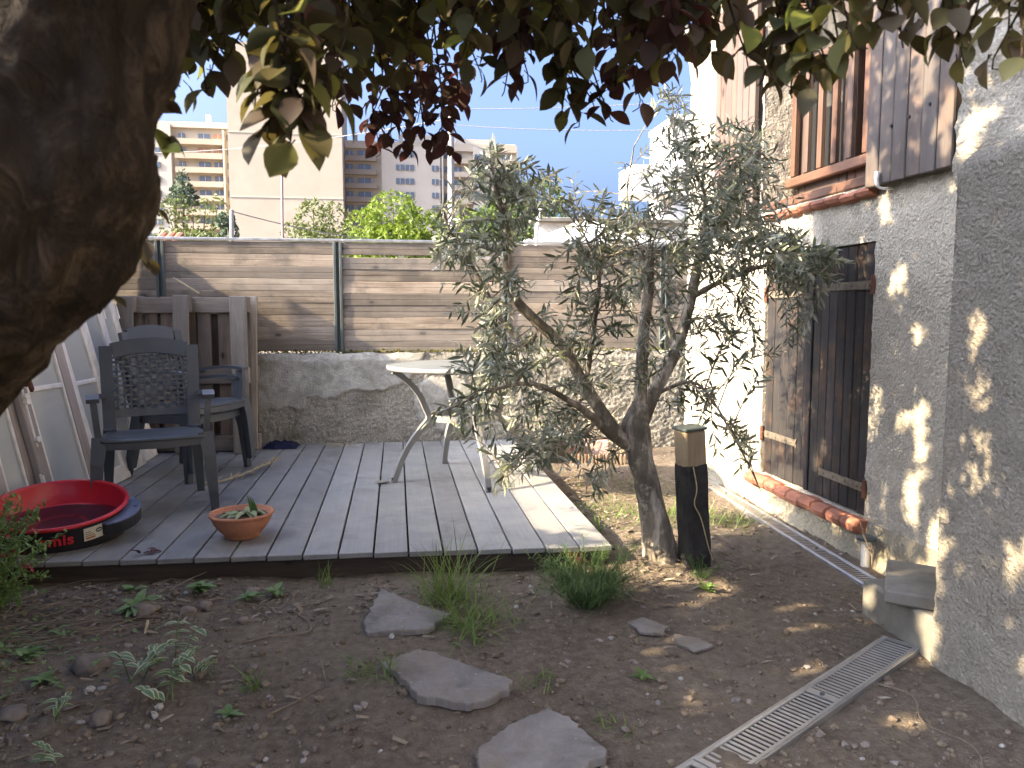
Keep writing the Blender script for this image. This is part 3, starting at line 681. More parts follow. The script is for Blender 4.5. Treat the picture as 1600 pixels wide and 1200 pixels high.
# ------------------------------------------------------------------ apartment block far behind
ap = thing('apartment_block', (-15, 166, 0), 'long beige apartment block with a tall blank gable and rows of balconies', 'apartment block')
ST = 2.8
def rect(m, x0, x1, z0, z1, y, mi=0): m.add([(x0, y, z0), (x1, y, z0), (x1, y, z1), (x0, y, z1)], [(0, 1, 2, 3)], mi)
def wbox(name, mat, x0, x1, y0, y1, z0, z1): return MB().box(((x0 + x1) / 2, (y0 + y1) / 2, (z0 + z1) / 2), (x1 - x0, y1 - y0, z1 - z0)).build(name, mat, ap)
wbox('gable', B_BEIGE, -32, -10.2, 160, 178, -1, 53)
m = MB()
for z in (23.6, 36.0): m.box((-21.1, 159.96, z), (21.8, .12, .25))
m.build('string_course', B_CREAM, ap)
wl_ = wbox('wall', B_BEIGE, -66, -32.05, 167, 180, -1, 38.6); wr_ = wbox('wall', B_BEIGE, -10.15, 26, 167, 180, -1, 36)
wbox('parapet', B_CREAM, -66, -32.1, 166.2, 167, 37.9, 39.0); wbox('parapet', B_BEIGE, -10.1, 26, 166.3, 167, 34.9, 36.4)
wbox('penthouse', B_CREAM, 3.2, 8.2, 168, 176, 36.0, 38.3); wbox('penthouse', B_CREAM, 13, 20.5, 168, 176, 36, 37.8); wbox('penthouse', B_CREAM, 25.5 - 3, 26, 168, 176, 36, 37)
for x in (-63, -52, -38, -8.5, 1, 10.6, 12): wbox('chimney', B_CREAM, x, x + .9, 169, 170, 35.5, 41.2 if x < -30 else 38.6)
winm = {}
def winpart(parent, x, z, wd, hg, y, mat):
    k = (round(wd, 2), round(hg, 2), mat.name)
    if k not in winm:
        mm = MB(); mm.box((0, 0, 0), (wd, .3, hg)); mm.add([(-.06, -.17, -hg / 2), (.06, -.17, -hg / 2), (.06, -.17, hg / 2), (-.06, -.17, hg / 2)], [(0, 1, 2, 3)], 1)
        winm[k] = mm.mesh('window', [mat, B_CREAM])
    link('window', winm[k], parent, (x + 15, y - 166, z) if parent is ap else (x + 15, y - 166, z))
for s in range(8):
    zt = 36.9 - ST * s            # top of storey, left wing
    for (x0, x1) in ((-66, -56.7), (-43.4, -34.3)):
        wbox('balcony', B_BALC, x0, x1, 165.6, 167, zt - 2.35, zt - 1.25)
    for x, wd, mt in ((-64.5, 1.6, B_WIN), (-60.6, 1.6, B_WIN), (-58.2, 1.2, B_WIN), (-42.3, 1.2, B_WIN), (-38.0, 2.2, B_WIN if s != 1 else B_BLIND), (-35.3, 1.6, B_BLIND if s in (0, 1) else B_WIN)): winpart(ap, x, zt - .65, wd, 1.2, 166.95, mt)
    for x in (-49.4, -47.2): winpart(ap, x, zt - .95, 1.7, 1.15, 165.95, B_WIN)
    winpart(ap, -32.9, zt - .7, 1.3, 1.2, 166.95, B_WIN)
for s in range(7):
    zt = 34.6 - ST * s
    for (x0, x1) in ((-10.1, -3.6), (12.0, 16.5), (20.5, 26)): wbox('balcony', B_BALC_SHADE if x0 < 0 else B_BALC, x0, x1, 165.7, 167, zt - 2.35, zt - 1.3)
    for x, wd in ((-9.2, 1.4), (-6.2, 2.6), (1.2, 1.7), (3.2, 1.7), (8.5, 1.4), (10.4, 1.6), (13.4, 1.6), (21.5, 1.4), (23.6, 1.6)): winpart(ap, x, zt - .7, wd, 1.15, 166.95 if x < 0 or x > 10 else 165.95, B_WIN)
    for x in (17.6, 19.4): winpart(ap, x, zt - .9, 1.5, 1.1, 165.95, B_WIN)
wbox('panel', B_CREAM, -52, -44.2, 166, 167, -1, 38.5); wbox('panel', B_CREAM, -2.6, 9.6, 166, 167, -1, 35.5); wbox('panel', B_CREAM, 16.6, 20.4, 166, 167, -1, 35.8)
wbox('fin', B_CREAM, -34.2, -33.9, 165.6, 167, -1, 37.5); wbox('fin', B_CREAM, 9.9, 10.2, 165.6, 167, -1, 35.5)

# poles and cables
tag(MB().tube([((1.787,24.978,-0.336)[0], (1.787,24.978,-0.336)[1], -.03), (1.845,25.787,8.167)], [.14, .09], 8).build('utility_pole', POLEG), 'tall pale concrete utility pole behind the fence', 'pole')
tag(MB().tube([((-2.905,20.632,-0.029)[0], (-2.905,20.632,-0.029)[1], -.03), (-2.896,21.141,5.280)], [.035, .03], 8).build('lamp_pole', POLEP), 'thin dull purple pole in front of the blank gable', 'pole')
tag(MB().tube([((-4.257,20.835,-0.029)[0], (-4.257,20.835,-0.029)[1], -.03), (-4.202,21.197,3.820)], [.06, .055], 8).build('short_pole', POLEG), 'short grey pole in front of the pale left trees', 'pole')
def cable(name, a, b, sag, label, r=.012):
    a = Vector(a); b = Vector(b); pts = [a.lerp(b, t) - Vector((0, 0, sag * 4 * t * (1 - t))) for t in np.linspace(0, 1, 14)]
    tag(MB().tube(pts, r, 5).build(name, WIRE), label, 'cable', 'cables over the neighbourhood')
cable('cable', (-4.203,21.194,3.787), (1.696,25.354,3.439), .25, 'thin cable sagging from the short grey pole to the concrete pole', .014)
cable('cable', (1.839,25.748,7.752), (16.066,20.596,8.061), .3, 'thin upper cable running right from the top of the concrete pole', .012)
cable('cable', (1.832,25.699,7.234), (16.052,20.502,7.057), .4, 'thin lower cable running right from the concrete pole', .012)
cable('cable', (1.835,25.718,7.441), (-16.998,43.980,9.527), .5, 'thin cable running left from the concrete pole past the blocks', .014)
m = MB(); 
for i in range(3):
    for j in range(2): m.tube([(-8.75 + i * .3, 30 + j * .7, 3.5 + j * .3), (-8.75 + i * .3, 30.8 + j * .7, 3.8 + j * .3)], .14, 8)
hm = thing('tiled_house', (-8, 32, 0), 'small house with a red tiled roof just visible over the fence', 'house')
m.build('roof', ROOFT, hm); MB().box((-8, 32.5, 1.55), (2.2, 3, 3.1)).build('wall', B_BEIGE, hm)

# ------------------------------------------------------------------ things on the deck
DZ = .111
def make_chair(label, group):
    """armchair: front faces -y, origin on the ground at its centre"""
    t = thing('garden_chair', (0, 0, 0), label, 'chair', group)
    m = MB(); nx, ny = 13, 11; P = []
    for j in range(ny):
        for i in range(nx):
            u = i / (nx - 1) * 2 - 1; v = j / (ny - 1)
            y = -.25 + v * .46 - .03 * (1 - u * u) * (1 - v); x = u * (.265 - .035 * v)
            z = .435 - .018 * (1 - u * u) * math.sin(math.pi * min(1, v * 1.1)) - .03 * v - .014 * max(0, .25 - v) / .25 * 1.2
            P.append((x, y, z))
    top = len(P); P2 = [(x, y, z - .016) for x, y, z in P]; F = []
    for j in range(ny - 1):
        for i in range(nx - 1):
            a = j * nx + i; F.append((a, a + 1, a + nx + 1, a + nx)); F.append((top + a, top + a + nx, top + a + nx + 1, top + a + 1))
    ring = [i for i in range(nx)] + [j * nx + nx - 1 for j in range(1, ny)] + [(ny - 1) * nx + i for i in range(nx - 2, -1, -1)] + [j * nx for j in range(ny - 2, 0, -1)]
    for a, b in zip(ring, ring[1:] + ring[:1]): F.append((a, top + a, top + b, b))
    m.add(P + P2, F); m.build('seat', PLASTIC, t, True, True)
    m = MB(); ap_ = []        # front and side aprons
    for i in range(nx):
        u = i / (nx - 1) * 2 - 1; ap_.append((u * .262, -.252 - .03 * (1 - u * u) + .01, .398 - .008 * (1 - u * u)))
    m.bar(ap_, .052, .014, (0, 0, 1))
    for s in (-1, 1): m.bar([(s * .262, -.24, .398), (s * .245, 0, .39), (s * .23, .2, .38)], .045, .014, (0, 0, 1))
    m.build('apron', PLASTIC, t, True)
    for s in (-1, 1):
        m = MB(); m.bar([(s * .255, -.225, .43), (s * .272, -.245, .30), (s * .29, -.262, .0)], [.075, .062, .042], [.05, .042, .03], (1, 0, 0)); m.build('leg', PLASTIC, t, True)
        m = MB(); m.bar([(s * .225, .18, .42), (s * .235, .22, .25), (s * .25, .265, .0)], [.065, .055, .04], [.05, .042, .03], (1, 0, 0)); m.build('leg', PLASTIC, t, True)
        # armrest: rises from the front of the seat, runs back to the post
        m = MB(); m.bar(smooth_path([(s * .262, -.20, .42), (s * .272, -.205, .54), (s * .278, -.195, .615)], 3), [.05] * 7, [.03] * 7, (0, 1, 0))
        m.bar(smooth_path([(s * .278, -.235, .625), (s * .285, -.12, .637), (s * .28, .05, .625), (s * .255, .215, .60)], 3), [.062] * 4 + [.055] * 3 + [.04] * 3, .022, (1, 0, 0)); m.build('armrest', PLASTIC, t, True)
    # back: plane leaning backwards
    def bp(x, h, off=0):     # h = height above the seat back
        return (x, .19 + h * .23 + off - .0 + .018 * (1 - (x / .26) ** 2), .40 + h)
    m = MB()
    for s in (-1, 1): m.bar([bp(s * .222, 0), bp(s * .228, .25), bp(s * .232, .485)], .066, .03, (1, 0, 0))
    rail = [bp(x, .458 + .028 * (1 - (x / .2) ** 2)) for x in np.linspace(-.2, .2, 9)]; m.bar(rail, .088, .024, (0, .23, 1))
    m.bar([bp(x, .10) for x in np.linspace(-.195, .195, 7)], .04, .022, (0, .23, 1))
    back = m.build('backrest', PLASTIC, t, True)
    m = MB(); n = 11
    for i in range(n):
        x = -.178 + .356 * i / (n - 1); m.bar([bp(x, h, .003 * (1 if (i + k) % 2 else -1)) for k, h in enumerate(np.linspace(.11, .43, 12))], .0135, .003, (1, 0, 0))
    for j in range(12):
        h = .125 + .295 * j / 11; m.bar([bp(x, h, -.003 * (1 if (j + k) % 2 else -1)) for k, x in enumerate(np.linspace(-.197, .197, 13))], .0115, .003, (0, .23, 1))
    m.build('lattice', PLASTIC, back, True)
    return t
G3 = 'anthracite plastic garden chairs on the deck'
ch = make_chair('anthracite plastic armchair standing alone at the front, facing the camera', G3)
ch.location = (-1.355, 4.51, DZ); ch.rotation_euler = (0, 0, R(17))
for k in range(2):
    c2 = copy_tree(ch); az = math.atan2(.88, .47)
    c2['label'] = ('lower chair of the stacked pair turned right behind the front chair', 'upper chair stacked on another behind the front chair, its curved back top showing')[k]
    c2.location = (-1.415 + .035 * k, 5.41 - .02 * k, DZ + .065 * k); c2.rotation_euler = (R(0), 0, R(63))

# pallets
def make_pallet(label, loc, rx, rz, seed):
    random.seed(seed); t = thing('wooden_pallet', loc, label, 'pallet', 'wooden pallets leaning on the back fence'); t.rotation_euler = (rx, 0, rz)
    W, H = .95, 1.2
    def pc(name, mat, c, d): link(name, MB().cbox((0, 0, 0), d, .004).mesh(name, mat), t, c, (rnd(-.008, .008), rnd(-.012, .012), rnd(-.01, .01)))
    for x in (-W / 2 + .06, -.01, W / 2 - .055):
        pc('runner', W_PALLET, (x, -.061, H / 2 + rnd(-.01, .01)), (.115 + rnd(-.012, .012), .022, H))
        for z in (.06, H / 2, H - .06): pc('block', W_PALLET, (x + rnd(-.01, .01), -.012, z), (.115, .074, .12))
    for z in (.065, H / 2, H - .065): pc('stringer', W_PALLETX, (0, .036, z + rnd(-.01, .01)), (W, .021, .118))
    for x in np.linspace(-W / 2 + .055, W / 2 - .055, 7): pc('deck_board', W_PALLETD, (x + rnd(-.012, .012), .058, H / 2 + rnd(-.01, .01)), (.1 + rnd(-.01, .014), .02, H))
    return t
make_pallet('grey weathered pallet nearest the chairs, underside showing', (-1.60, 6.13, DZ), R(-3), R(-4), 3)
make_pallet('browner pallet behind the front one, its edge showing on the right', (-1.565, 6.29, DZ), R(-3), R(-2), 5)
random.seed(21)
m = MB(); m.bar([(-1.693,6.300,1.455), (-1.489,6.200,1.336)], .022, .008, (0, 1, 0)); tag(m.build('broken_slat', STRAW), 'pale broken wooden slat sticking out on top of the pallets', 'stick')

# old window sashes leaning on the left wall
def make_sash(label, p0, ang, rz, W, H, handle=False, wood_=WHITEP, bars=1, hinge=True):
    t = thing('old_window_sash', p0, label, 'window sash', 'old window sashes leaning along the left wall')
    t.rotation_euler = Euler((0, 0, rz)); T = .042
    # local: width along +y, height along z tilted towards -x
    rt_ = Matrix.Rotation(-ang, 3, 'Y')
    def pc(name, c, d, mat, par=t, ch=.005):
        m = MB(); m.cbox((0, 0, 0), d, ch); v = rt_ @ Vector(c)
        return link(name, m.mesh(name, mat), par, v, (0, -ang, 0))
    s = .075
    pc('stile', (0, s / 2, H / 2), (T, s, H), wood_); pc('stile', (0, W - s / 2, H / 2), (T, s, H), wood_)
    pc('rail', (0, W / 2, H - .035), (T - .004, W - 2 * s, .07), wood_); pc('rail', (0, W / 2, .05), (T - .004, W - 2 * s, .10), WHITEP)
    for k in range(bars): pc('glazing_bar', (0, W / 2, .1 + (H - .17) * (k + 1) / (bars + 1)), (T - .012, W - 2 * s, .03), WHITEP)
    for (y, z) in ((s + .008, 0), (W - s - .008, 0)): pc('moulding', (.008, y, H / 2 + .01), (.02, .016, H - .17), WHITEP, ch=.004)
    pc('pane', (0, W / 2, H / 2 + .015), (.004, W - 2 * s + .01, H - .16), PANE, ch=.001)
    if hinge:
        for z in (.16, H - .2):
            m = MB(); m.tube([(.026, .0, -.045), (.026, .0, .045)], .009, 8); m.box((.018, -.002, 0), (.01, .006, .11)); link('hinge', m.mesh('hinge', WHITEP), t, rt_ @ Vector((0, W, z) if not handle else (0, 0, z)), (0, -ang, 0))
    if handle:
        m = MB(); m.tube([(.02, .03, -.34), (.03, .03, .5)], .007, 8)
        for z in (-.06, -.09, -.3, .3): m.tube([(.02, .03, z), (.045, .03, z)], .016, 10)
        m.tube([(.025, .03, 0), (.05, .03, 0)], .02, 10); link('bolt_rod', m.mesh('bolt_rod', WHITEP), t, rt_ @ Vector((0, 0, H * .53)), (0, -ang, 0))
        m = MB(); m.tube([(.05, .03, 0), (.075, .03, -.002)], .011, 8); m.tube([(.075, .03, .03), (.078, .03, .02), (.08, .03, -.03), (.076, .03, -.045)], [.006, .012, .013, .007], 8); link('handle', m.mesh('handle', RUST), t, rt_ @ Vector((0, 0, H * .53)), (0, -ang, 0))
    return t
A_ = R(13)
make_sash('pinkish bare wood sash nearest the camera, at the outer end of the row', (-2.00, 4.16, DZ), A_, R(-16), .30, 1.30, False, W_OLDPINK, 0)
make_sash('white sash with a rusty handle and bolt rod', (-1.88, 4.40, DZ), A_, R(-13), .46, 1.32, True, W_OLDPINK, 1)
make_sash('white painted sash behind the front chair, third from the camera', (-1.79, 4.86, DZ), A_, R(-4), .44, 1.30, False, WHITEP, 1)
make_sash('white sash beside the stacked chairs, second from the pallets', (-1.80, 5.33, DZ), A_, R(0), .42, 1.30, False, WHITEP, 1)
make_sash('white sash standing next to the pallets at the far end', (-1.82, 5.72, DZ), A_, R(0), .36, 1.30, False, WHITEP, 1)

# red tub with water
TL = R(10); tc_ = Vector((-1.62, 3.91, DZ + .052))
tub = thing('water_tub', tc_, 'round red and black plastic tub tilted forward with dark water in it', 'tub')
tub.rotation_euler = (TL, 0, R(14)); TM = Euler((TL, 0, R(14))).to_matrix(); TI = TM.inverted()
m = MB(); N = 48; RB = .288; vs = []
for k in range(N):
    a = 2 * math.pi * k / N; top = Vector((RB * math.cos(a), RB * math.sin(a), .118)); vs.append(top)
for k in range(N):
    a = 2 * math.pi * k / N; q = TM @ Vector((RB * .96 * math.cos(a), RB * .96 * math.sin(a), .0)); q.z = -.0515; vs.append(TI @ q)
m.add(vs, [(k, (k + 1) % N, N + (k + 1) % N, N + k) for k in range(N)]); m.build('body', BLACK, tub, True, True)
m = MB(); m.lathe([(.245, .009), (.258, .016), (.283, .112), (.287, .122), (.294, .127), (.302, .124), (.305, .116), (.302, .109), (.291, .108)], 56); m.build('rim', RED, tub, True, True)
m = MB(); m.lathe([(0, .007), (.252, .007), (.256, .013)], 48); m.lathe([(.10, .0078), (.125, .0078)], 40, (0, 0, 0), 1); m.build('floor', [plain('navy_tub_floor', (.03, .028, .05), .6), RED], tub, True)
m = MB(); ww = []
c0 = (TM @ Vector((0, -.272, .098))).z
for k in range(56):
    a = 2 * math.pi * k / 56; d = Vector((math.cos(a), math.sin(a), 0))
    lo, hi = 0., .30
    for _ in range(24):
        r = (lo + hi) / 2; zl = 0
        p = d * r; z = (c0 - (TM @ p).z) / (TM @ Vector((0, 0, 1))).z; lim = .258 + (z - .016) * .26
        if r > lim: hi = r
        else: lo = r
    ww.append(Vector((d.x * lo, d.y * lo, z)))
ww.append(Vector((0, 0, (c0 - 0) / (TM @ Vector((0, 0, 1))).z)))
m.add(ww, [(k, (k + 1) % 56, 56) for k in range(56)]); m.build('water', WATER, tub, True)
m = MB(); aa = [R(q) for q in range(-46, 19, 5)]
poly = [(.292 * math.cos(a), .292 * math.sin(a)) for a in aa] + [((.292 + .075 * math.sin(math.pi * (i + .7) / (len(aa) + .4)) ** .5) * math.cos(a), (.292 + .075 * math.sin(math.pi * (i + .7) / (len(aa) + .4)) ** .5) * math.sin(a)) for i, a in reversed(list(enumerate(aa)))]
m.prism(poly, .088, .094); hd = m.build('handle', BLUEGREY, tub, True)
MB().prism([(x * .995, y * .995) for x, y in poly], .035, .0875).build('handle_side', BLACK, hd, True)
MB().tube([(.338 * math.cos(R(-8)), .338 * math.sin(R(-8)), .0935), (.338 * math.cos(R(-8)), .338 * math.sin(R(-8)), .0955)], .008, 10).build('hole', BLACK, hd, True)
def wrap(m, a0, r): # bend (s along arc, z height) onto the tub body
    out = []
    for (s, z, d) in m.v: out.append(((r + d) * math.cos(a0 + s / r), (r + d) * math.sin(a0 + s / r), z))
    m.v = out; return m
cu = bpy.data.curves.new('tub_word', 'FONT'); cu.body = 'emis'; cu.size = .072; cu.offset = .0022; cu.space_character = 1.06; cu.fill_mode = 'FRONT'
to = bpy.data.objects.new('tub_word', cu); COL.objects.link(to); dg = bpy.context.evaluated_depsgraph_get(); dg.update()
tm_ = bpy.data.meshes.new_from_object(to.evaluated_get(dg)); bpy.data.objects.remove(to)
bm = bmesh.new(); bm.from_mesh(tm_); bmesh.ops.triangulate(bm, faces=bm.faces[:]); bmesh.ops.subdivide_edges(bm, edges=[e for e in bm.edges if e.calc_length() > .02], cuts=2); 
m = MB(); m.add([(v.co.x, v.co.y + .036, .0035) for v in bm.verts], [tuple(v.index for v in f.verts) for f in bm.faces]); bm.free()
wrap(m, R(-99), RB).build('lettering', RED, tub, True)
m = MB(); n = 8
for i in range(n + 1): m.v += [(.11 * i / n, .03, .004), (.11 * i / n, .092, .004)]
m.f = [(2 * i, 2 * i + 2, 2 * i + 3, 2 * i + 1) for i in range(n)]; m.m = [0] * n
def strip(s0, s1, z0, z1, d, mi):
    b = len(m.v); k = 5
    for i in range(k + 1): m.v += [(s0 + (s1 - s0) * i / k, z0, d), (s0 + (s1 - s0) * i / k, z1, d)]
    m.f += [(b + 2 * i, b + 2 * i + 2, b + 2 * i + 3, b + 2 * i + 1) for i in range(k)]; m.m += [mi] * k
strip(.006, .05, .037, .047, .0048, 1); strip(.006, .048, .051, .056, .0048, 1); strip(.006, .04, .061, .064, .0048, 2); strip(.085, .104, .06, .075, .0048, 2); strip(.006, .03, .07, .073, .0048, 2)
b = len(m.v)
for k in range(14): m.v.append((.068 + .016 * math.cos(k * math.pi / 7), .068 + .011 * math.sin(k * math.pi / 7), .0049))
m.f.append(tuple(range(b, b + 14))); m.m.append(2); strip(.058, .078, .065, .071, .0055, 0)
wrap(m, R(-63), RB).build('sticker', [CREAM, PRINTBROWN, PRINTDARK], tub, True)

# terracotta bowl
pt = thing('plant_pot', (-.755, 3.80, DZ), 'terracotta bowl planter with wilting succulents at the deck front', 'plant pot')
m = MB(); m.lathe([(0, 0), (.078, 0), (.083, .005), (.084, .014), (.088, .02), (.112, .045), (.131, .073), (.141, .098), (.144, .106), (.150, .108), (.153, .114), (.150, .121), (.143, .122), (.137, .117), (.128, .098), (0, .094)], 44, (-.755, 3.80, DZ)); m.build('bowl', TERRA, pt, smooth=True)
m = MB(); m.lathe([(.13, .099), (.09, .106), (.04, .111), (0, .11)], 24, (-.755, 3.80, DZ)); m.v = [(x, y, z + .006 * noise.noise((x * 60, y * 60, 1))) for x, y, z in m.v]; m.build('potting_soil', SOIL, pt)
def blade(m, p, d, L, W, droop=.5, n=4, fold=.15, up=(0, 0, 1), tip=.15, mi=0, shape=None, mi_edge=None):
    """a leaf: strip of n segments, bent by gravity"""
    d = Vector(d).normalized(); q = Vector(p); upv = Vector(up); vs = []; sd_ = d.cross(upv)
    sd_ = sd_.normalized() if sd_.length > .05 else Vector((1, 0, 0))
    shape = shape or (lambda t: math.sin(math.pi * (.08 + .92 * t) ** .75) + tip * (1 - t))
    o = len(m.v)
    for i in range(n + 1):
        t = i / n; wd = W * .5 * max(.02, shape(t)); nr = sd_.cross(d)
        vs += [q - sd_ * wd + nr * wd * fold, q.copy(), q + sd_ * wd + nr * wd * fold]
        d = (d + Vector((0, 0, -droop / n))).normalized(); q = q + d * (L / n)
    m.add(vs, [f for i in range(n) for f in ((i * 3, i * 3 + 1, i * 3 + 4, i * 3 + 3), (i * 3 + 1, i * 3 + 2, i * 3 + 5, i * 3 + 4))], mi)
m = MB()
for (cx, cy, nl, ln, up_) in ((-.80, 3.79, 26, .10, .45), (-.725, 3.80, 16, .10, .8), (-.70, 3.83, 6, .05, .7)):
    for i in range(nl):
        a = rnd(0, 6.28); e = rnd(.15, 1.) * up_; blade(m, (cx, cy, DZ + .108), (math.cos(a), math.sin(a), e * 1.6), ln * rnd(.7, 1.2),   .026 if up_ < .6 else .038, 1.4, 4, .35)
m.build('succulent', SUCC, pt)
for k in range(3):
    m = MB(); a = rnd(-.6, .6); blade(m, (-.715 + .012 * k, 3.81, DZ + .113), (math.sin(a) * .3, -.1, 1), .10 - .012 * k, .034, .1, 5, .3); m.build('upright_leaf', leafmat('fresh_leaf', [(.12, .22, .08), (.15, .26, .1)], None, .3), pt)

# round table
T0 = Vector((.43, 4.99, DZ))
tb = thing('garden_table', T0, 'round grey garden table with curved metal legs and a ring brace', 'table')
m = MB(); m.lathe([(0, .722), (.475, .722), (.488, .727), (.49, .734), (.486, .741), (.474, .744), (0, .745)], 64, T0); m.build('table_top', GLASSTOP, tb, smooth=True)
m = MB(); m.lathe([(.478, .716), (.496, .716), (.499, .724), (.499, .738), (.494, .7445), (.489, .7445), (.489, .72), (.478, .716)], 64, T0); m.build('top_rim', METAL_T, tb, smooth=True)
for k in range(4):
    a = R(193 + 90 * k); d = Vector((math.cos(a), math.sin(a), 0)); s = Vector((-d.y, d.x, 0))
    prof = [(.47, .712), (.435, .695), (.36, .63), (.30, .555), (.262, .47), (.238, .40), (.285, .34), (.36, .245), (.42, .14), (.455, .05), (.47, .0)]
    pts = smooth_path([T0 + d * r + Vector((0, 0, z)) for r, z in prof], 3)
    m = MB(); m.bar(pts, .036, .034, s); m.build('leg', METAL_T, tb)
    m = MB(); m.tube([pts[-1] + Vector((0, 0, 0)), pts[-1] + Vector((0, 0, .03))], .018, 8); m.build('foot_cap', BLACK, tb)
m = MB(); ring = [T0 + Vector((.215 * math.cos(q), .215 * math.sin(q), .405)) for q in np.linspace(0, 2 * math.pi, 41)]
vs = []; 
for p in ring[:-1]:
    o = (p - T0); o.z = 0; o = o.normalized()
    for (r, z) in ((0, -.02), (.012, -.02), (.012, .02), (0, .02)): vs.append(p + o * r + Vector((0, 0, z)))
m.add(vs, [(i * 4 + k, i * 4 + (k + 1) % 4, ((i + 1) % 40) * 4 + (k + 1) % 4, ((i + 1) % 40) * 4 + k) for i in range(40) for k in range(4)])
m.build('ring_brace', METAL_T, tb)
tag(link('flat_stone', rock_mesh('flat_stone', CONC, .042, .03, .010, 4, 3), None, (-.105, 4.86, DZ + .010)), 'flat grey stone wedge beside the left table foot', 'stone')

# cloth, twigs, straw, fallen leaf
m = MB(); n = 22; P = []
for j in range(n):
    for i in range(n):
        u, v = i / (n - 1) * 2 - 1, j / (n - 1) * 2 - 1; r = math.hypot(u, v); x = -.93 + u * .13; y = 6.30 + v * .10
        e = max(0, 1 - max(abs(u), abs(v)) ** 4)
        P.append((x + .02 * noise.noise((u * 2, v * 2, 1)), y + .02 * noise.noise((u * 2, v * 2, 5)), DZ + .004 + e * (.03 + .045 * abs(noise.noise((u * 2.4, v * 2.4, 8))))))
m.add(P, [(j * n + i, j * n + i + 1, (j + 1) * n + i + 1, (j + 1) * n + i) for j in range(n - 1) for i in range(n - 1)])
tag(m.build('crumpled_cloth', CLOTH, smooth=True), 'crumpled navy cloth lying at the wall foot beside the pallets', 'cloth')
def twig(name, pts, r, label, mat=TWIG, branches=0, cat='twig', zf=None):
    P = smooth_path(pts, 5); m = MB(); m.tube(P, [r * (1 - .6 * i / len(P)) for i in range(len(P))], 6)
    for k in range(branches):
        i = random.randrange(len(P) // 4, len(P) - 1); d = (P[i + 1] - P[i]).normalized(); q = P[i]; e = (d + rv() * .9 + Vector((0, 0, .3))).normalized(); L = rnd(.03, .07)
        m.tube([q, q + e * L * .5 + rv() * .006, q + e * L], [r * .5, r * .4, r * .25], 5)
        for j in range(3): blade(m, q + e * L * rnd(.4, 1), rv() + Vector((0, 0, .4)), rnd(.012, .026), .006, .6, 2)
    return tag(m.build(name, mat), label, cat)
twig('dry_branch', [(-1.24, 4.97, DZ + .01), (-1.13, 5.00, DZ + .014), (-1.02, 5.14, DZ + .022), (-.93, 5.38, DZ + .03), (-.85, 5.58, DZ + .035)], .008, 'dry branching stem lying on the deck behind the front chair', STRAW, 30)
m = MB()
for k in range(70):
    p = Vector((random.gauss(-.52, .12), rnd(6.2, 6.41), DZ + rnd(.003, .012))); blade(m, p, (rnd(-1, 1), rnd(-.6, .6), rnd(-.05, .25)), rnd(.03, .1), rnd(.006, .012), .3, 2)
tag(m.build('straw_litter', STRAW), 'pale dry straw scattered on the deck at the wall foot', 'straw', kind='stuff')
m = MB()
for k in range(4): blade(m, (-1.16 + .022 * k, 3.585 + rnd(-.01, .01), DZ + .004), (rnd(-1, 1), rnd(-.5, .5), .35), .055, .026, .9, 4, .5)
tag(m.build('fallen_leaf', DEADLEAF), 'small curled dark red leaf on the deck front edge', 'leaf')

# ------------------------------------------------------------------ wrapped post beside the olive
po = thing('wooden_post', (1.37, 3.34, 0), 'short tan wooden post wrapped in black sheet beside the olive trunk', 'post')
rt_ = Euler((R(0), R(-4.2), R(12))).to_matrix()
def pp(m): m.v = [tuple(rt_ @ Vector(p) + Vector((1.37, 3.34, 0))) for p in m.v]; return m
m = MB(); m.cbox((0, 0, .56), (.105, .105, .20), .006); pp(m).build('timber', W_TAN, po)
m = MB(); rg = []
for j in range(14):
    z = -.06 + .56 * j / 13
    for k in range(24):
        a = 2 * math.pi * k / 24 + .13; c, s = math.cos(a), math.sin(a); q = .060 / max(abs(c), abs(s)) * .97
        q += .003 * noise.noise((c * 3, s * 3, z * 14)) + .002 * noise.noise((c * 8, s * 8, z * 40)); rg.append((q * c, q * s, z + .012 * noise.noise((c * 2, s * 2, 3)) * (j == 13)))
m.add(rg, [(j * 24 + k, j * 24 + (k + 1) % 24, (j + 1) * 24 + (k + 1) % 24, (j + 1) * 24 + k) for j in range(13) for k in range(24)]); pp(m).build('black_wrap', BLACKWRAP, po)
m = MB(); m.cbox((0, 0, .668), (.118, .118, .016), .005); pp(m).build('cap', POSTM, po)
m = MB(); m.tube([tuple(rt_ @ Vector(p) + Vector((1.37, 3.34, 0))) for p in smooth_path([(-.03, -.066, .5), (-.02, -.072, .4), (-.035, -.07, .33), (-.005, -.072, .26), (.03, -.07, .12), (.05, -.072, .05)], 4)], .003, 5); m.build('tie_string', STRAW, po)

# ------------------------------------------------------------------ corner behind the tree: edging, blocks, pot
ed = thing('log_edging', (1.5, 5.84, 0), 'low brown edging of short upright pieces around the back bed', 'edging')
n = 22
lg = MB(); lg.lathe([(0, .075), (.008, .074), (.0125, .066), (.0125, -.04)], 8); lgm = lg.mesh('edging_log', wood('edging_wood', (.08, .05, .03), (.17, .115, .075), (.25, .18, .12), 'z'))
for i in range(n):
    link('edging_log', lgm, ed, (-.30 + .027 * i, .09 - .0075 * i + rnd(-.004, .004), rnd(-.006, .004)), (rnd(-.05, .05), rnd(-.05, .05), 0))
def bed_block(label, x, y, rz, d):
    m = MB(); m.cbox((0, 0, 0), d, .008, Euler((0, 0, rz)).to_matrix())
    m.v = [(p[0] + x, p[1] + y, p[2] + d[2] / 2 - .01) for p in m.v]; t = tag(m.build('concrete_brick', PINKBLOCK), label, 'block')
    return t
b1 = bed_block('striped red and white block at the left of the back bed', 1.36, 6.05, .15, (.2, .1, .15)); b2 = bed_block('plain pinkish block at the right of the striped one', 1.60, 6.1, -.25, (.24, .11, .15))
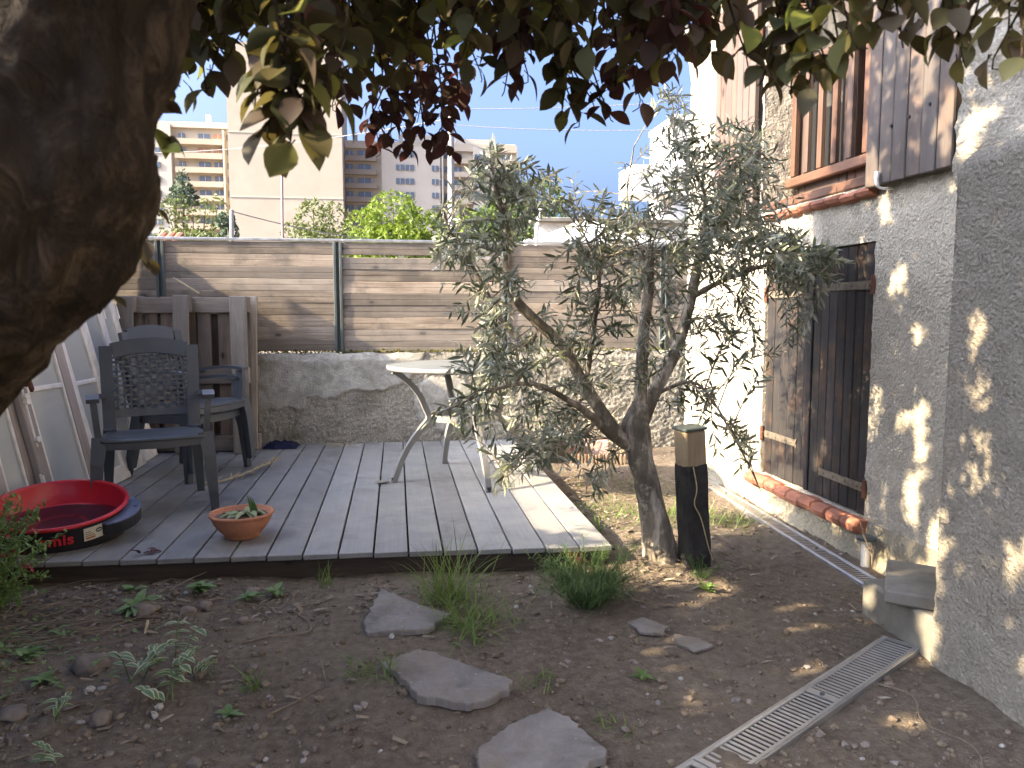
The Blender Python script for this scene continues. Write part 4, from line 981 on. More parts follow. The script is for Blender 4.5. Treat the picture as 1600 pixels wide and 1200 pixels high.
m = MB(); m.cbox((0, 0, 0), (.03, .102, .151), .008, Euler((0, 0, .15)).to_matrix()); m.v = [(p[0] + 1.39, p[1] + 6.05 - .0, p[2] + .067) for p in m.v]; m.build('painted_stripe', RUST if False else plain('faded_red_paint', (.36, .12, .1), .8, .2, 0, .25, 18), b1)
gp = thing('grey_pot', (1.23, 5.95, 0), 'grey plastic flower pot on the soil at the far right corner of the deck', 'flower pot')
m = MB(); m.lathe([(.0, 0), (.075, 0), (.10, .19), (.112, .195), (.112, .225), (.103, .225), (.095, .19), (0, .18)], 26, (1.23, 5.95, 0)); m.build('pot', plain('dark_grey_pot', (.10, .105, .10), .7), gp, smooth=True)
m = MB(); m.lathe([(.096, .19), (.05, .2), (0, .2)], 16, (1.23, 5.95, 0)); m.build('potting_soil', SOIL, gp)

# ------------------------------------------------------------------ trees
CAMP = Vector((0, 0, 1.2)); CM = cam.rotation_euler.to_matrix(); CI = CM.inverted()
def in_view(p, pad=.06):
    q = CI @ (Vector(p) - CAMP)
    return q.z < -.02 and abs(q.x / -q.z) < .6667 + pad and abs(q.y / -q.z) < .5 + pad
def leaf_template(L, W, n, shape, fold=.18, curl=.25):
    vs = []; fs = []
    for i in range(n + 1):
        t = i / n; wd = W * .5 * max(.0, shape(t)); z = -curl * L * t * t
        vs += [(-wd, L * t, z + wd * fold * 2), (0, L * t, z), (wd, L * t, z + wd * fold * 2)]
    fs = [f for i in range(n) for f in ((i * 3, i * 3 + 1, i * 3 + 4, i * 3 + 3), (i * 3 + 1, i * 3 + 2, i * 3 + 5, i * 3 + 4))]
    return vs, fs
PS = lambda t: math.sin(math.pi * min(1, .02 + .98 * t) ** 1.12) ** .85
OS = lambda t: math.sin(math.pi * min(1, t * .97 + .02)) ** .8
PLUM_T = [leaf_template(1, .68, 6, PS, .16, c) for c in (.12, .3, .5)]
OLIVE_T = [leaf_template(1, .2, 3, OS, .12, c) for c in (.03, .12, .25)]
SIMPLE_T = [leaf_template(1, .64, 3, PS, .1, .2)]
def leaf_matrix(p, d, up, s):
    d = d.normalized(); x = d.cross(up)
    x = x.normalized() if x.length > .02 else d.orthogonal().normalized()
    z = x.cross(d); m = Matrix((x, d, z)).transposed().to_4x4() * s; m[3][3] = 1; m.translation = p; return m
class Leaves:
    def __init__(s): s.L = []
    def add(s, p, d, up, size, tmpl, kind): s.L.append((Vector(p), leaf_matrix(Vector(p), Vector(d), Vector(up), size), tmpl, kind))
    def emit(s, parent, n_obj, templs, mats, massmats, name='leaf', mass='leaf_mass', extra=()):
        o = wl(parent)
        vis = [l for l in s.L if in_view(l[0], .0)]
        vis.sort(key=lambda l: (CI @ (l[0] - CAMP)).z * -1 / max(.02, l[1].col[1].to_3d().length))
        top = set(id(l) for l in vis[:n_obj]); cache = {}
        for l in vis[:n_obj]:
            k = (l[2], l[3])
            if k not in cache:
                m = MB(); m.add(*templs[l[2]]); cache[k] = m.mesh(name, mats[l[3]], True)
            ob = link(name, cache[k], parent); M_ = l[1].copy(); M_.translation -= o; ob.matrix_local = M_
        mm = {}
        for l in s.L + list(extra):
            if id(l) in top: continue
            m = mm.setdefault(l[3], MB()); vs, fs = templs[l[2]]; m.add([l[1] @ Vector(v) for v in vs], fs)
        for k, m in mm.items(): tag(m.build(mass, massmats[k], parent, smooth=True), kind='stuff')

# --- plum: leaning trunk beside the camera, crown over the garden
TB = Vector((-1.05, .42, 0))
plum = thing('plum_tree', TB, 'large dark leaved plum tree with a rough leaning trunk close to the camera', 'tree')
path = smooth_path([(-1.20, .30, -.1), (-1.08, .40, .45), (-0.538,0.823,1.105), (-0.438,0.809,1.219), (-0.351,0.794,1.305), (-0.330,0.798,1.383), (-0.312,0.802,1.448), (-0.288,0.809,1.562), (-0.279,0.842,1.701), (-0.290,0.920,1.868)], 17)
rr = lerps([.15, .13, .112, .106, .113, .106, .103, .106, .10, .09], len(path))
m = MB(); m.tube(path, rr, 110, True)
vs = []
for v in m.v:
    p = Vector(v); n1 = noise.noise(p * 8) * .016 + noise.noise(Vector((p.x * 26, p.y * 26, p.z * 13))) * .011 + noise.noise(Vector((p.x * 45, p.y * 45, p.z * 22))) * .006 + noise.noise(Vector((p.x * 85, p.y * 85, p.z * 45))) * .0035
    vs.append(p + (p - min((q for q in path[::4]), key=lambda q: (q - p).length_squared)).normalized() * n1)
m.v = [tuple(p) for p in vs]; m.build('trunk', BARKP, plum, smooth=True)
topP = path[-1]
LIMBS = [[topP, (-.3, 1.15, 2.25), (.15, 1.5, 2.35), (.75, 1.75, 2.42), (1.4, 1.9, 2.5)], [topP, (-.6, 1.3, 2.35), (-.35, 2.1, 2.75), (.1, 2.9, 3.05)],
         [topP, (-1.0, 1.1, 2.5), (-1.6, 1.9, 2.9), (-2.1, 2.6, 3.1)], [topP, (-.1, .85, 2.05), (.5, .95, 2.1), (1.15, 1.05, 2.15)], [topP, (-.4, 1.5, 2.3), (.1, 2.1, 2.45), (.5, 2.5, 2.6)]]
LIMBS = [smooth_path(l, 7) for l in LIMBS]
m = MB()
for l in LIMBS: m.tube(l, lerps([.075, .045, .03, .012], len(l)), 10)
m.build('limb', BARKP, plum, smooth=True)
LN = [p for l in LIMBS for p in l[5:]]
CL = [  # hanging sprays of leaves: place, leaves, leaf length, kind (0 green-purple, 1 purple)
 ((-0.318,1.357,1.616),9,.062,0),((-0.287,1.349,1.574),9,.062,0),((-0.358,1.409,1.562),6,.06,0),((-0.301,1.347,1.533),6,.064,0),((-0.249,1.292,1.574),8,.06,0),((-0.392,1.466,1.576),4,.06,0),
 ((-0.311,1.083,1.416),3,.045,0),((-0.306,1.073,1.317),3,.042,0),((-0.304,1.056,1.351),2,.042,0),((-0.327,1.069,1.246),4,.04,0),((-0.356,1.018,1.193),2,.03,0),((-0.370,0.969,1.189),1,.025,0),
 ((-0.149,1.044,1.473),8,.066,0),((-0.129,1.037,1.428),9,.068,0),((-0.158,1.040,1.412),8,.066,0),((-0.110,1.031,1.404),8,.066,0),((-0.129,1.023,1.390),7,.066,0),((-0.095,1.054,1.446),7,.064,0),((-0.177,1.067,1.454),5,.06,0),
 ((-0.087,1.316,1.548),9,.062,0),((-0.058,1.367,1.589),9,.062,0),((-0.133,1.787,1.617),8,.062,1),((-0.123,1.374,1.562),8,.06,0),((-0.018,1.565,1.606),8,.06,0),((0.032,1.561,1.643),9,.06,0),
 ((-0.058,2.083,1.650),9,.062,1),((-0.009,2.073,1.616),8,.06,1),((0.040,2.061,1.572),9,.06,1),((-0.036,2.124,1.581),8,.06,1),((0.083,2.108,1.593),8,.058,1),((0.123,2.055,1.633),9,.06,1),((0.142,2.098,1.581),8,.058,1),((0.066,2.066,1.666),8,.06,1),((0.169,2.105,1.703),8,.06,1),((0.102,1.962,1.690),9,.06,1),((0.016,1.972,1.666),9,.06,1),((-0.110,1.991,1.666),7,.058,1),((0.067,1.865,1.687),9,.06,1),((0.156,1.851,1.679),7,.06,1),
 ((0.168,1.540,1.630),9,.062,0),((0.224,1.534,1.655),8,.062,0),((0.260,1.525,1.624),9,.062,1),((0.310,1.522,1.668),8,.062,0),((0.217,1.530,1.606),5,.06,1),
 ((0.347,1.512,1.618),10,.064,0),((0.327,1.509,1.562),7,.062,0),((0.383,1.502,1.574),9,.064,0),((0.358,1.502,1.537),7,.062,0),((0.427,1.497,1.593),10,.064,1),((0.414,1.495,1.550),6,.06,1),((0.464,1.494,1.618),9,.062,0),((0.492,1.538,1.587),5,.06,1),
 ((0.497,1.389,1.637),9,.062,0),((0.544,1.386,1.677),9,.062,0),((0.547,1.331,1.632),8,.062,0),((0.491,1.439,1.616),7,.062,1),((0.527,1.393,1.718),8,.062,1),
 ((0.522,1.124,1.554),8,.064,0),((0.550,1.117,1.525),8,.064,0),((0.593,1.112,1.540),9,.062,0),((0.600,1.077,1.503),9,.064,0),((0.624,1.076,1.531),7,.06,0),((0.595,1.168,1.594),5,.05,0),((0.643,1.075,1.549),6,.06,0),((0.588,1.109,1.506),6,.06,0),
 ((0.620,1.007,1.545),6,.058,0),((0.659,1.003,1.571),7,.058,0),((0.685,0.998,1.558),7,.058,0),((0.716,0.995,1.575),6,.056,0),((0.741,0.989,1.554),7,.056,0),((0.767,0.983,1.527),7,.054,0),((0.785,0.984,1.571),7,.056,0),((0.810,0.975,1.514),7,.054,0),((0.832,0.977,1.571),7,.056,0),((0.808,0.924,1.504),7,.056,0),((0.806,0.932,1.591),8,.056,0),((0.768,0.991,1.610),6,.056,0),((0.807,0.985,1.615),7,.056,0),((0.650,1.061,1.630),7,.056,0),((0.732,1.049,1.634),6,.056,0),((0.554,1.286,1.702),8,.06,0),((0.586,1.279,1.681),6,.06,0)]
random.seed(5)
for v in (100, 72, 45, 18, -12, -45):
    for u in range(295, 1115, 36):
        if random.random() < .04 or (v == 100 and 380 < u < 440 and random.random() < .4): continue
        CL.append((tuple(CAMP + CM @ (Vector(((u + rnd(-20, 20) - 800) / 1200, -(v + rnd(-18, 18) - 600) / 1200, -1)) * rnd(1.15, 1.85))), 9, .06, 1 if random.random() < .12 else 0))
LV = Leaves(); tw = MB()
def spray(c, nl, ls, kind):
    c = Vector(c); c.z += .022 * (c - CAMP).length; nl += 3; ls *= .84; src = min(random.sample(LN, min(len(LN), 26)), key=lambda q: (q - c).length)
    if (src - c).length > 1.3: src = c + Vector((rnd(-.2, .2), rnd(-.1, .2), .4))
    up_ = c + Vector((rnd(-.05, .05), rnd(-.04, .04), .13)); pts = smooth_path([src, src.lerp(up_, .6) + Vector((0, 0, .05)), up_, c, c + Vector((rnd(-.02, .02), rnd(-.02, .02), -.02))], 3)
    tw.tube(pts, [max(.0012, .004 - .0003 * i) for i in range(len(pts))], 5)
    a0 = rnd(0, 6.28)
    for i in range(nl):
        f = i / max(1, nl - 1); p = c.lerp(up_, 1 - f) + rv() * .008; a = a0 + i * 2.4; dn = rnd(-.25, .75) + f * .55
        d = Vector((math.cos(a), math.sin(a), -dn)); pet = d.normalized() * ls * .2
        tw.tube([p, p + pet], [.0011, .0009], 4)
        LV.add(p + pet, d + rv() * .2, Vector((0, 0, 1)) + rv() * .55, ls * rnd(.72, 1.12), random.randrange(3), kind)
for c in CL: spray(*c)
# unseen crown leaves, added up the sun's direction to shade wall and ground
extra = []; cnt = 0; tries = 0
def gap(p):      # gaps shaped along the sun so light spots fall through
    e1 = SUN.cross(Vector((0, 0, 1))).normalized(); e2 = SUN.cross(e1); a, b = p.dot(e1), p.dot(e2)
    return noise.noise((a * 6.2, b * 6.2, 2)) + noise.noise((a * 2.2, b * 2.2, 6)) * .4
while cnt < 34000 and tries < 300000:
    tries += 1
    if random.random() < .6: q = Vector((2.25, rnd(1.2, 4.0), rnd(-.2, 2.9)))
    else: q = Vector((rnd(.5, 2.25), rnd(1.0, 3.7), 0))
    t = rnd(2.2, 5.4); p = q + SUN * (t / SUN.length) * 1.0
    if p.x > 1.5 or p.x < -2.75 or p.z < 1.75 or p.z > 3.9: continue
    if in_view(p, .03) or (p - CAMP).length < .7 or p.y < .9: continue
    g = gap(p); lim = .16 if q.z > 1.85 or q.y > 3.85 else (.25 if q.x > 2.2 and q.z > .85 else .17)
    if q.x > 2.2 and q.y < 2.9 and q.z < .75: lim = .08
    if q.z == 0 and math.hypot(q.x - 1.27, q.y - 3.46) < .45: lim = -.12
    if g > lim: continue
    extra.append((p, leaf_matrix(p, rv() + Vector((0, 0, -.3)), Vector((0, 0, 1)) + rv() * .7, rnd(.055, .08)), 3, 0)); cnt += 1
LV.emit(plum, 300, PLUM_T + SIMPLE_T, [PLUM_A, PLUMR_A], [PLUM_B, PLUMR_B], extra=extra)
tag(tw.build('twig', BARKP, plum), kind='stuff')

# --- olive
OB = Vector((1.27, 3.46, 0))
olive = thing('olive_tree', OB, 'small grey green olive tree with a stout trunk right of the deck', 'tree')
def branch(m, pts, r, n=12, bump_=.0): 
    P = smooth_path(pts, 6); m.tube(P, [q * (.82 if n < 20 else 1) for q in lerps(r, len(P))], n); return P
m = MB()
tp = branch(m, [(1.258,3.426,-0.079), (1.247,3.435,-0.003), (1.227,3.437,0.092), (1.195,3.447,0.246), (1.164,3.456,0.400), (1.130,3.474,0.537), (1.114,3.487,0.649), (1.142,3.504,0.763)], [.118, .102, .078, .064, .058, .064, .066, .038], 36)
m.v = [tuple(Vector(v) + (Vector((v[0] - 1.27, v[1] - 3.46, 0)).normalized() * (.012 * noise.noise(Vector(v) * 9) + .006 * noise.noise(Vector((v[0] * 25, v[1] * 25, v[2] * 9))) + (.03 * max(0, .16 - v[2]) / .16 * noise.noise((math.atan2(v[1] - 3.46, v[0] - 1.27) * 1.3, 0, 5)) if v[2] < .16 else 0)))) for v in m.v]
m.build('trunk', BARKO, olive, smooth=True)
BR = []
def br(pts, r):
    m = MB(); P = branch(m, pts, r, 10); m.v = [tuple(Vector(v) + rv() * .0015) for v in m.v]; m.build('branch', BARKO, olive, smooth=True); BR.extend(P[2:]); return P
br([(1.121,3.477,0.552), (1.029,3.466,0.614), (0.860,3.443,0.849), (0.741,3.429,1.043), (0.535,3.429,1.246), (0.487,3.420,1.401), (0.492,3.412,1.535), (0.449,3.436,1.719), (0.418,3.455,1.865)], [.045, .042, .036, .031, .027, .022, .02, .017, .006])
br([(1.085,3.462,0.555), (0.989,3.401,0.614), (0.844,3.303,0.740), (0.738,3.234,0.810), (0.565,3.137,0.897), (0.383,3.081,0.879), (0.201,3.081,0.804)], [.03, .026, .022, .017, .011, .007, .003])
br([(0.606,3.451,1.058), (0.533,3.513,1.061), (0.436,3.596,1.254), (0.360,3.643,1.404), (0.284,3.696,1.521), (0.220,3.720,1.672)], [.018, .016, .014, .012, .009, .004])
br([(1.116,3.494,0.611), (1.139,3.503,0.741), (1.159,3.521,1.070), (1.183,3.529,1.299), (1.191,3.546,1.484)], [.046, .04, .033, .031, .027])
br([(1.147,3.512,0.638), (1.220,3.537,0.801), (1.357,3.589,1.032), (1.444,3.650,1.269), (1.520,3.713,1.513), (1.665,3.759,1.692), (1.702,3.796,1.922), (1.858,3.777,1.967)], [.045, .04, .036, .032, .028, .025, .022, .017])
br([(1.520,3.712,1.506), (1.514,3.689,1.786), (1.373,3.680,1.996), (1.346,3.708,2.245)], [.018, .012, .008, .003])
br([(1.444,3.650,1.269), (1.621,3.532,1.372), (1.815,3.406,1.427), (2.053,3.314,1.365)], [.02, .013, .009, .003])
br([(1.357,3.589,1.032), (1.259,3.793,1.413), (1.197,3.936,1.751), (1.234,3.959,2.049)], [.018, .013, .009, .003])
br([(1.220,3.537,0.801), (1.392,3.415,0.859), (1.501,3.223,0.616), (1.588,3.138,0.399)], [.012, .008, .005, .002])
br([(0.891,3.324,0.716), (0.767,3.233,0.633), (0.610,3.154,0.623), (0.441,3.118,0.512)], [.012, .008, .005, .002])
br([(0.860,3.443,0.849), (0.870,3.319,1.160), (0.861,3.240,1.381), (0.769,3.275,1.600)], [.016, .011, .008, .003])
BR.extend(tp[-4:])
EL = [(1050,330,110,90,26),(1080,450,110,100,18),(1180,370,100,105,24),(1130,260,75,75,15),(1050,190,32,55,6),(1190,235,38,45,5),(1290,420,70,45,9),(1200,520,60,60,8),(950,470,60,80,9),(780,320,75,70,13),(730,430,60,70,11),(820,470,80,70,9),(760,560,60,50,8),(880,560,70,50,9),(800,640,60,40,8),(860,690,55,45,9),(720,660,50,22,4),(790,735,35,30,3),(850,300,50,55,6),(1090,620,40,40,4),(1150,690,35,55,3),(935,770,22,35,2),(920,390,45,60,6),(1000,570,55,45,5),(700,370,35,50,4),(770,250,30,35,4)]
OLV = Leaves(); tw = MB(); random.seed(9)
tot = sum(e[4] for e in EL)
def olive_twig(p, src):
    L = (p - src).length; mid = src.lerp(p, .5) + Vector((0, 0, .10 * L)) + rv() * .03
    pts = smooth_path([src, mid, p], 5); n = len(pts); tw.tube(pts, [max(.0011, .0035 * (1 - i / n)) for i in range(n)], 5)
    L = sum((pts[i + 1] - pts[i]).length for i in range(n - 1)); nl = int(min(.42, L * .8) / .021); side = rv()
    for k in range(nl):
        f = 1 - k * .021 / L
        if f < 0: break
        i = min(n - 2, int(f * (n - 1))); q = pts[i].lerp(pts[i + 1], f * (n - 1) - i); d = (pts[i + 1] - pts[i]).normalized()
        s = d.cross(side); s = s.normalized() if s.length > .1 else d.orthogonal().normalized()
        if k % 2: s = d.cross(s)
        for sg in (-1, 1):
            if random.random() < .12: continue
            dd = d * rnd(.35, .9) + s * sg * rnd(.6, 1) + rv() * .25 + Vector((0, 0, -.12)); OLV.add(q, dd, rv() + Vector((0, 0, .6)), rnd(.048, .08) * (.75 if k < 3 else 1), random.randrange(3), 0)
for (u, v, ru, rv_, wgt) in EL:
    for _ in range(int(wgt * 2.75)):
        a = rnd(0, 6.28); r = math.sqrt(rnd(0, 1)); t = 3.62 + random.gauss(0, .28) + (.1 if u > 1000 else -.12)
        p = CAMP + CM @ (Vector(((u + ru * r * math.cos(a) - 800) / 1200, -(v + rv_ * r * math.sin(a) - 600) / 1200, -1)) * t)
        if p.x > 2.16: p.x = 2.16 - rnd(0, .2)
        cand = sorted(BR, key=lambda q: (q - p).length)[:10]; src = random.choice(cand)
        if (src - p).length > .45: src = random.choice(cand[:3])
        olive_twig(p, src)
OLV.emit(olive, 300, OLIVE_T, [OLIVE_A], [OLIVE_B])
tag(tw.build('twig', BARKO, olive), kind='stuff')

# --- trees beyond the fence
def far_tree(name, label, cat, base, lobes, nleaf, size, mat, trunk_r, group='trees beyond the fence', flat=.5):
    bx, by = base; t = thing(name, (bx, by, -.03), label, cat, group); m = MB()
    wt = [l[3] * l[4] * l[5] for l in lobes]
    for k in range(nleaf):
        l = random.choices(lobes, wt)[0]; d = rv()
        while d.length > 1 or d.length < .05: d = rv()
        d = d.normalized() * d.length ** .45; p = Vector((l[0] + d.x * l[3], l[1] + d.y * l[4], l[2] + d.z * l[5]))
        if noise.noise(p * 1.6 / max(.3, l[5] * .5)) < -.18: continue
        a = rv().normalized() * size * rnd(.5, 1.1); b = a.cross(rv()).normalized() * size * rnd(.25, .5)
        m.add([p - a - b * .2, p + b, p + a + b * .1, p - b], [(0, 1, 2, 3)])
    m.build('crown', mat, t)
    m = MB(); top = max(l[2] for l in lobes); m.tube([(bx, by, -.1), (bx + .05, by, top * .35), (bx - .04, by, top * .7)], [trunk_r, trunk_r * .75, trunk_r * .4], 8)
    for l in lobes: m.tube([(bx, by, top * .33), ((bx + l[0]) / 2, (by + l[1]) / 2, (top * .33 + l[2]) / 2 + .1), (l[0], l[1], l[2] + l[5] * .5)], [trunk_r * .4, trunk_r * .3, trunk_r * .08], 6)
    m.build('trunk', BARKF, t); return t
random.seed(4)
def lob(u, v, t, ru, rv2=None):
    p = CAMP + CM @ (Vector(((u - 800) / 1200, -(v - 600) / 1200, -1)) * t); rv2 = rv2 or ru; return (p.x, p.y, p.z, ru * t / 1200, ru * t / 1200, rv2 * t / 1200)
L_ = [lob(615, 345, 40, 45, 48), lob(575, 365, 40, 40, 40), lob(655, 365, 40, 45, 40), lob(620, 400, 40, 75, 50), lob(690, 385, 41, 30, 30)]
far_tree('broadleaf_tree', 'rounded bright spring green tree in front of the right wing of the apartments', 'tree', (L_[0][0], L_[0][1]), L_, 9000, .17, FARG, .2)
L_ = [lob(490, 345, 33, 32, 36), lob(520, 345, 33, 30, 30), lob(465, 370, 33, 26, 28), lob(500, 395, 33, 55, 40)]
far_tree('broadleaf_tree', 'looser yellow green tree in front of the blank gable', 'tree', (L_[0][0], L_[0][1]), L_, 3600, .12, FARG3, .16)
L_ = [lob(262 + 20 * i, 345 - 8 * math.sin(i * 2.1), 34, 13, 36) for i in range(5)] + [lob(300, 385, 34, 65, 26)]
far_tree('poplar_tree', 'row of thin pale green upright poplar tops left of the short grey pole', 'tree', (L_[2][0], L_[2][1]), L_, 3600, .13, FARG3, .15)
L_ = [lob(285, 262 + 9 * i, 48, 3 + 4.4 * i, 5) for i in range(7)]
far_tree('conifer_tree', 'drooping dark conifer tip in front of the left balconies', 'tree', (L_[0][0], L_[0][1]), L_, 1500, .16, CONIF, .12)
L_ = [lob(352, 345, 24, 16, 14), lob(360, 362, 24, 14, 14)]
far_tree('evergreen_shrub', 'small dark green bush behind the short grey pole', 'shrub', (L_[0][0], L_[0][1]), L_, 700, .09, CONIF, .06)
L_ = [lob(800, 325, 24, 40, 36), lob(845, 310, 24, 36, 34), lob(770, 350, 24, 36, 34), lob(870, 340, 24, 26, 34), lob(820, 370, 24, 70, 34)]
far_tree('broadleaf_tree', 'fresh green tree behind the olive and left of the white canopy', 'tree', (L_[0][0], L_[0][1]), L_, 7000, .10, FARG2, .15)
L_ = [lob(735, 355, 30, 26, 28), lob(705, 370, 30, 22, 22)]
far_tree('broadleaf_tree', 'low green tree at the foot of the concrete pole', 'tree', (L_[0][0], L_[0][1]), L_, 2200, .12, FARG, .12)

# ------------------------------------------------------------------ ground cover and small plants
random.seed(31)
def onG(x, y, dz=0): return Vector((x, y, gh(x, y) + dz))
def slab_stone(label, poly, th, z, grp=None):
    P = []
    n = len(poly)
    for i in range(n):       # ragged edges
        a, b = Vector((*poly[i], 0)), Vector((*poly[(i + 1) % n], 0)); k = max(2, int((b - a).length / .014)); nn = Vector((-(b - a).y, (b - a).x, 0)).normalized()
        for j in range(k):
            p = a.lerp(b, j / k); P.append(p + nn * .011 * noise.noise(p * 24) + nn * .008 * noise.noise(p * 75))
    c = sum(P, Vector()) / len(P); m = MB(); k = len(P); R_ = []
    for s_, dz in ((1.0, 0.), (1.0, th * .72), (.992, th * .93), (.975, th)): R_ += [(c.x + (p.x - c.x) * s_, c.y + (p.y - c.y) * s_, z + dz + .0035 * noise.noise(p * 14) * (dz > 0)) for p in P]
    for s_ in (.66, .33): R_ += [(c.x + (p.x - c.x) * s_, c.y + (p.y - c.y) * s_, z + th + .004 * noise.noise(Vector((c.x + (p.x - c.x) * s_, c.y + (p.y - c.y) * s_, 0)) * 14)) for p in P]
    R_.append((c.x, c.y, z + th))
    fs = [(r * k + i, r * k + (i + 1) % k, (r + 1) * k + (i + 1) % k, (r + 1) * k + i) for r in range(5) for i in range(k)] + [(5 * k + i, 5 * k + (i + 1) % k, 6 * k) for i in range(k)]
    m.add(R_, fs); return tag(m.build('flagstone', SLATE), label, 'flagstone', 'stepping stones in the soil')
slab_stone('triangular grey flagstone farthest back, by the grass clump', [(-.082, 3.236), (.04, 3.07), (.20, 2.90), (.13, 2.83), (.098, 2.785), (-.127, 2.784), (-.136, 2.891)], .022, -.002)
slab_stone('long four sided grey flagstone in the middle of the path', [(.062, 2.606), (.16, 2.52), (.35, 2.33), (.33, 2.27), (.204, 2.201), (.05, 2.275), (.0, 2.40), (-.07, 2.51)], .026, .0)
slab_stone('grey flagstone nearest the camera, cut by the bottom of the photo', [(.435, 2.151), (.49, 2.06), (.545, 1.906), (.426, 1.80), (.30, 1.76), (.19, 1.83), (.195, 1.96), (.30, 2.07)], .024, .0)
slab_stone('small half buried flagstone left of the drain, towards the olive', [(.86, 2.74), (.93, 2.78), (1.0, 2.68), (.96, 2.62), (.88, 2.65)], .010, .006)
slab_stone('thin half buried flagstone sliver nearer the drain than the other buried one', [(1.0, 2.62), (1.07, 2.57), (1.10, 2.50), (1.02, 2.47), (.97, 2.55)], .009, .006)
# bigger stones
big = [(-.772, 3.13, .032, 'pale rough stone on the soil before the deck, largest there'), (-.98, 3.07, .055, 'broad dark brown rock left of the pale rough stone'), (-.83, 3.08, .03, 'small round brown stone right beside the broad dark rock'), (-.62, 3.31, .028, 'flat tan stone under the deck edge'), (-.60, 2.98, .022, 'reddish stone on bare soil in the left bed'),
       (-1.02, 2.62, .06, 'long brown clod like rock below the dry twigs'), (-.87, 2.29, .035, 'grey stone in front of the variegated plants'), (-1.2, 2.18, .065, 'dark rounded rock in the lower left corner'), (-1.12, 2.33, .035, 'smooth grey stone above the corner rock'), (-.55, 2.05, .018, 'small pinkish stone near the bottom edge, left of centre'),
       (.70, 3.22, .02, 'pale pebble by the feathery herb under the deck corner'), (-.78, 2.1, .014, 'tiny white pebble at the bottom left')]
for i, (x, y, r, lab) in enumerate(big):
    o = link('garden_stone', rock_mesh('garden_stone', ROCK, r * rnd(.95, 1.35), r * rnd(.8, 1.1), r * rnd(.5, .75), i + 20, 3, .34), None, onG(x, y, r * .28), (0, 0, rnd(0, 3))); tag(o, lab, 'stone', 'loose stones on the soil')
# pebbles, clods and chips nobody could count
ICO = None
bm = bmesh.new(); bmesh.ops.create_icosphere(bm, subdivisions=1, radius=1); ICOV = [v.co.copy() for v in bm.verts]; ICOF = [tuple(v.index for v in f.verts) for f in bm.faces]; bm.free()
def free(x, y):
    if y > 3.36 + (.985 - x) * .056 and x < 1.0: return False
    if x > 2.2 or (x > 1.72 and y < 2.3): return False
    if x < 1.82 and y < 2.45:
        p = Vector((1.79 - x, 2.435 - y)); d = Vector((1.99, 1.275)).normalized(); 
        if abs(p.x * d.y - p.y * d.x) < .08: return False
    if 2.0 < x < 2.15 and y > 2.7: return False
    return True
def scatter(name, n, rmin, rmax, mat, label, dens=None, flat=.65):
    m = MB(); k = 0
    while k < n:
        y = 1.45 + 5.0 * random.random() ** 1.7; x = rnd(-.62, .68) * (y + .35) + .12 * y
        if not (-2.1 < x < 2.2) or not free(x, y): continue
        if dens and random.random() > dens(x, y): continue
        r = rmin + (rmax - rmin) * random.random() ** 4.5; rot = Euler((rnd(0, 6), rnd(0, 6), rnd(0, 6))).to_matrix(); s = Vector((rnd(.8, 1.3), rnd(.7, 1.), flat * rnd(.7, 1.1)))
        rz = Euler((rnd(-.3, .3), rnd(-.3, .3), rnd(0, 6))).to_matrix(); c = onG(x, y, r * .25)
        m.add([c + rz @ Vector((v.x * s.x, v.y * s.y, v.z * s.z)) * r * rnd(.82, 1.15) for v in ICOV], ICOF); k += 1
    tag(m.build(name, mat), label, name, kind='stuff')
left = lambda x, y: min(1, .35 + max(0, -x) * .55)
scatter('pebbles', 2600, .002, .017, PEBBLE, 'small pale pebbles scattered over the brown soil', left)
scatter('soil_clods', 5200, .003, .018, CLOD, 'crumbly lumps of brown soil', lambda x, y: min(1, .5 + max(0, -x) * .4), .75)
m = MB(); k = 0
while k < 3000:
    y = rnd(1.5, 5.6); x = rnd(-2.0, 2.2)
    if not free(x, y): continue
    d = .05 + .9 * max(0, 1 - abs(y - 3.2) / .32) * (x < 1.0) + .7 * math.exp(-((x - 1.15) ** 2 + (y - 3.5) ** 2) / .25) + .5 * (y > 4) + .55 * max(0, -.6 - x)
    if random.random() > d: continue
    k += 1; a = rnd(0, 6.28); L = .005 + .024 * random.random() ** 2.6; w_ = L * rnd(.12, .4); rt2 = Euler((rnd(-.4, .4), rnd(-.4, .4), a)).to_matrix(); c = onG(x, y, .005 + rnd(0, .005))
    m.add([c + rt2 @ Vector(q) for q in ((-L, -w_, 0), (L, -w_ * .6, .002), (L * .9, w_, .001), (-L * .9, w_ * .8, .003), (0, 0, .006))], [(0, 1, 4), (1, 2, 4), (2, 3, 4), (3, 0, 4)])
tag(m.build('wood_chips', CHIP), 'wood chips and dry leaf litter over the soil', 'wood chips', kind='stuff')
# twigs
twig('garden_twig', [onG(-.57, 2.80, .006), onG(-.47, 2.83, .008), onG(-.345, 2.85, .006), onG(-.35, 2.95, .01), onG(-.42, 3.05, .012), onG(-.38, 3.10, .012), onG(-.33, 3.13, .008)], .0042, 'pale crooked twig lying left of the farthest flagstone', TWIG)
twig('garden_twig', [onG(-.27, 2.58, .02), onG(-.25, 2.5, .008), onG(-.235, 2.42, .006)], .004, 'short dark stick lying left of the middle flagstone', TWIG)
twig('garden_twig', [onG(-.40, 2.28, .006), onG(-.31, 2.35, .006), onG(-.26, 2.42, .008)], .003, 'thin pale twig just below the short dark stick', TWIG)
twig('garden_twig', [onG(-.93, 2.93, .03), onG(-.92, 2.86, .01)], .006, 'short thick pale stub in the dry twigs by the left shrub', STRAW)
twig('dry_root', [onG(1.52, 2.18, .0), onG(1.55, 2.05, .03), onG(1.50, 1.93, .012), onG(1.55, 1.80, .015), onG(1.50, 1.70, .01), onG(1.44, 1.66, 0)], .0028, 'thin pale root curling over the soil at the buttress foot', TWIG)
m = MB()
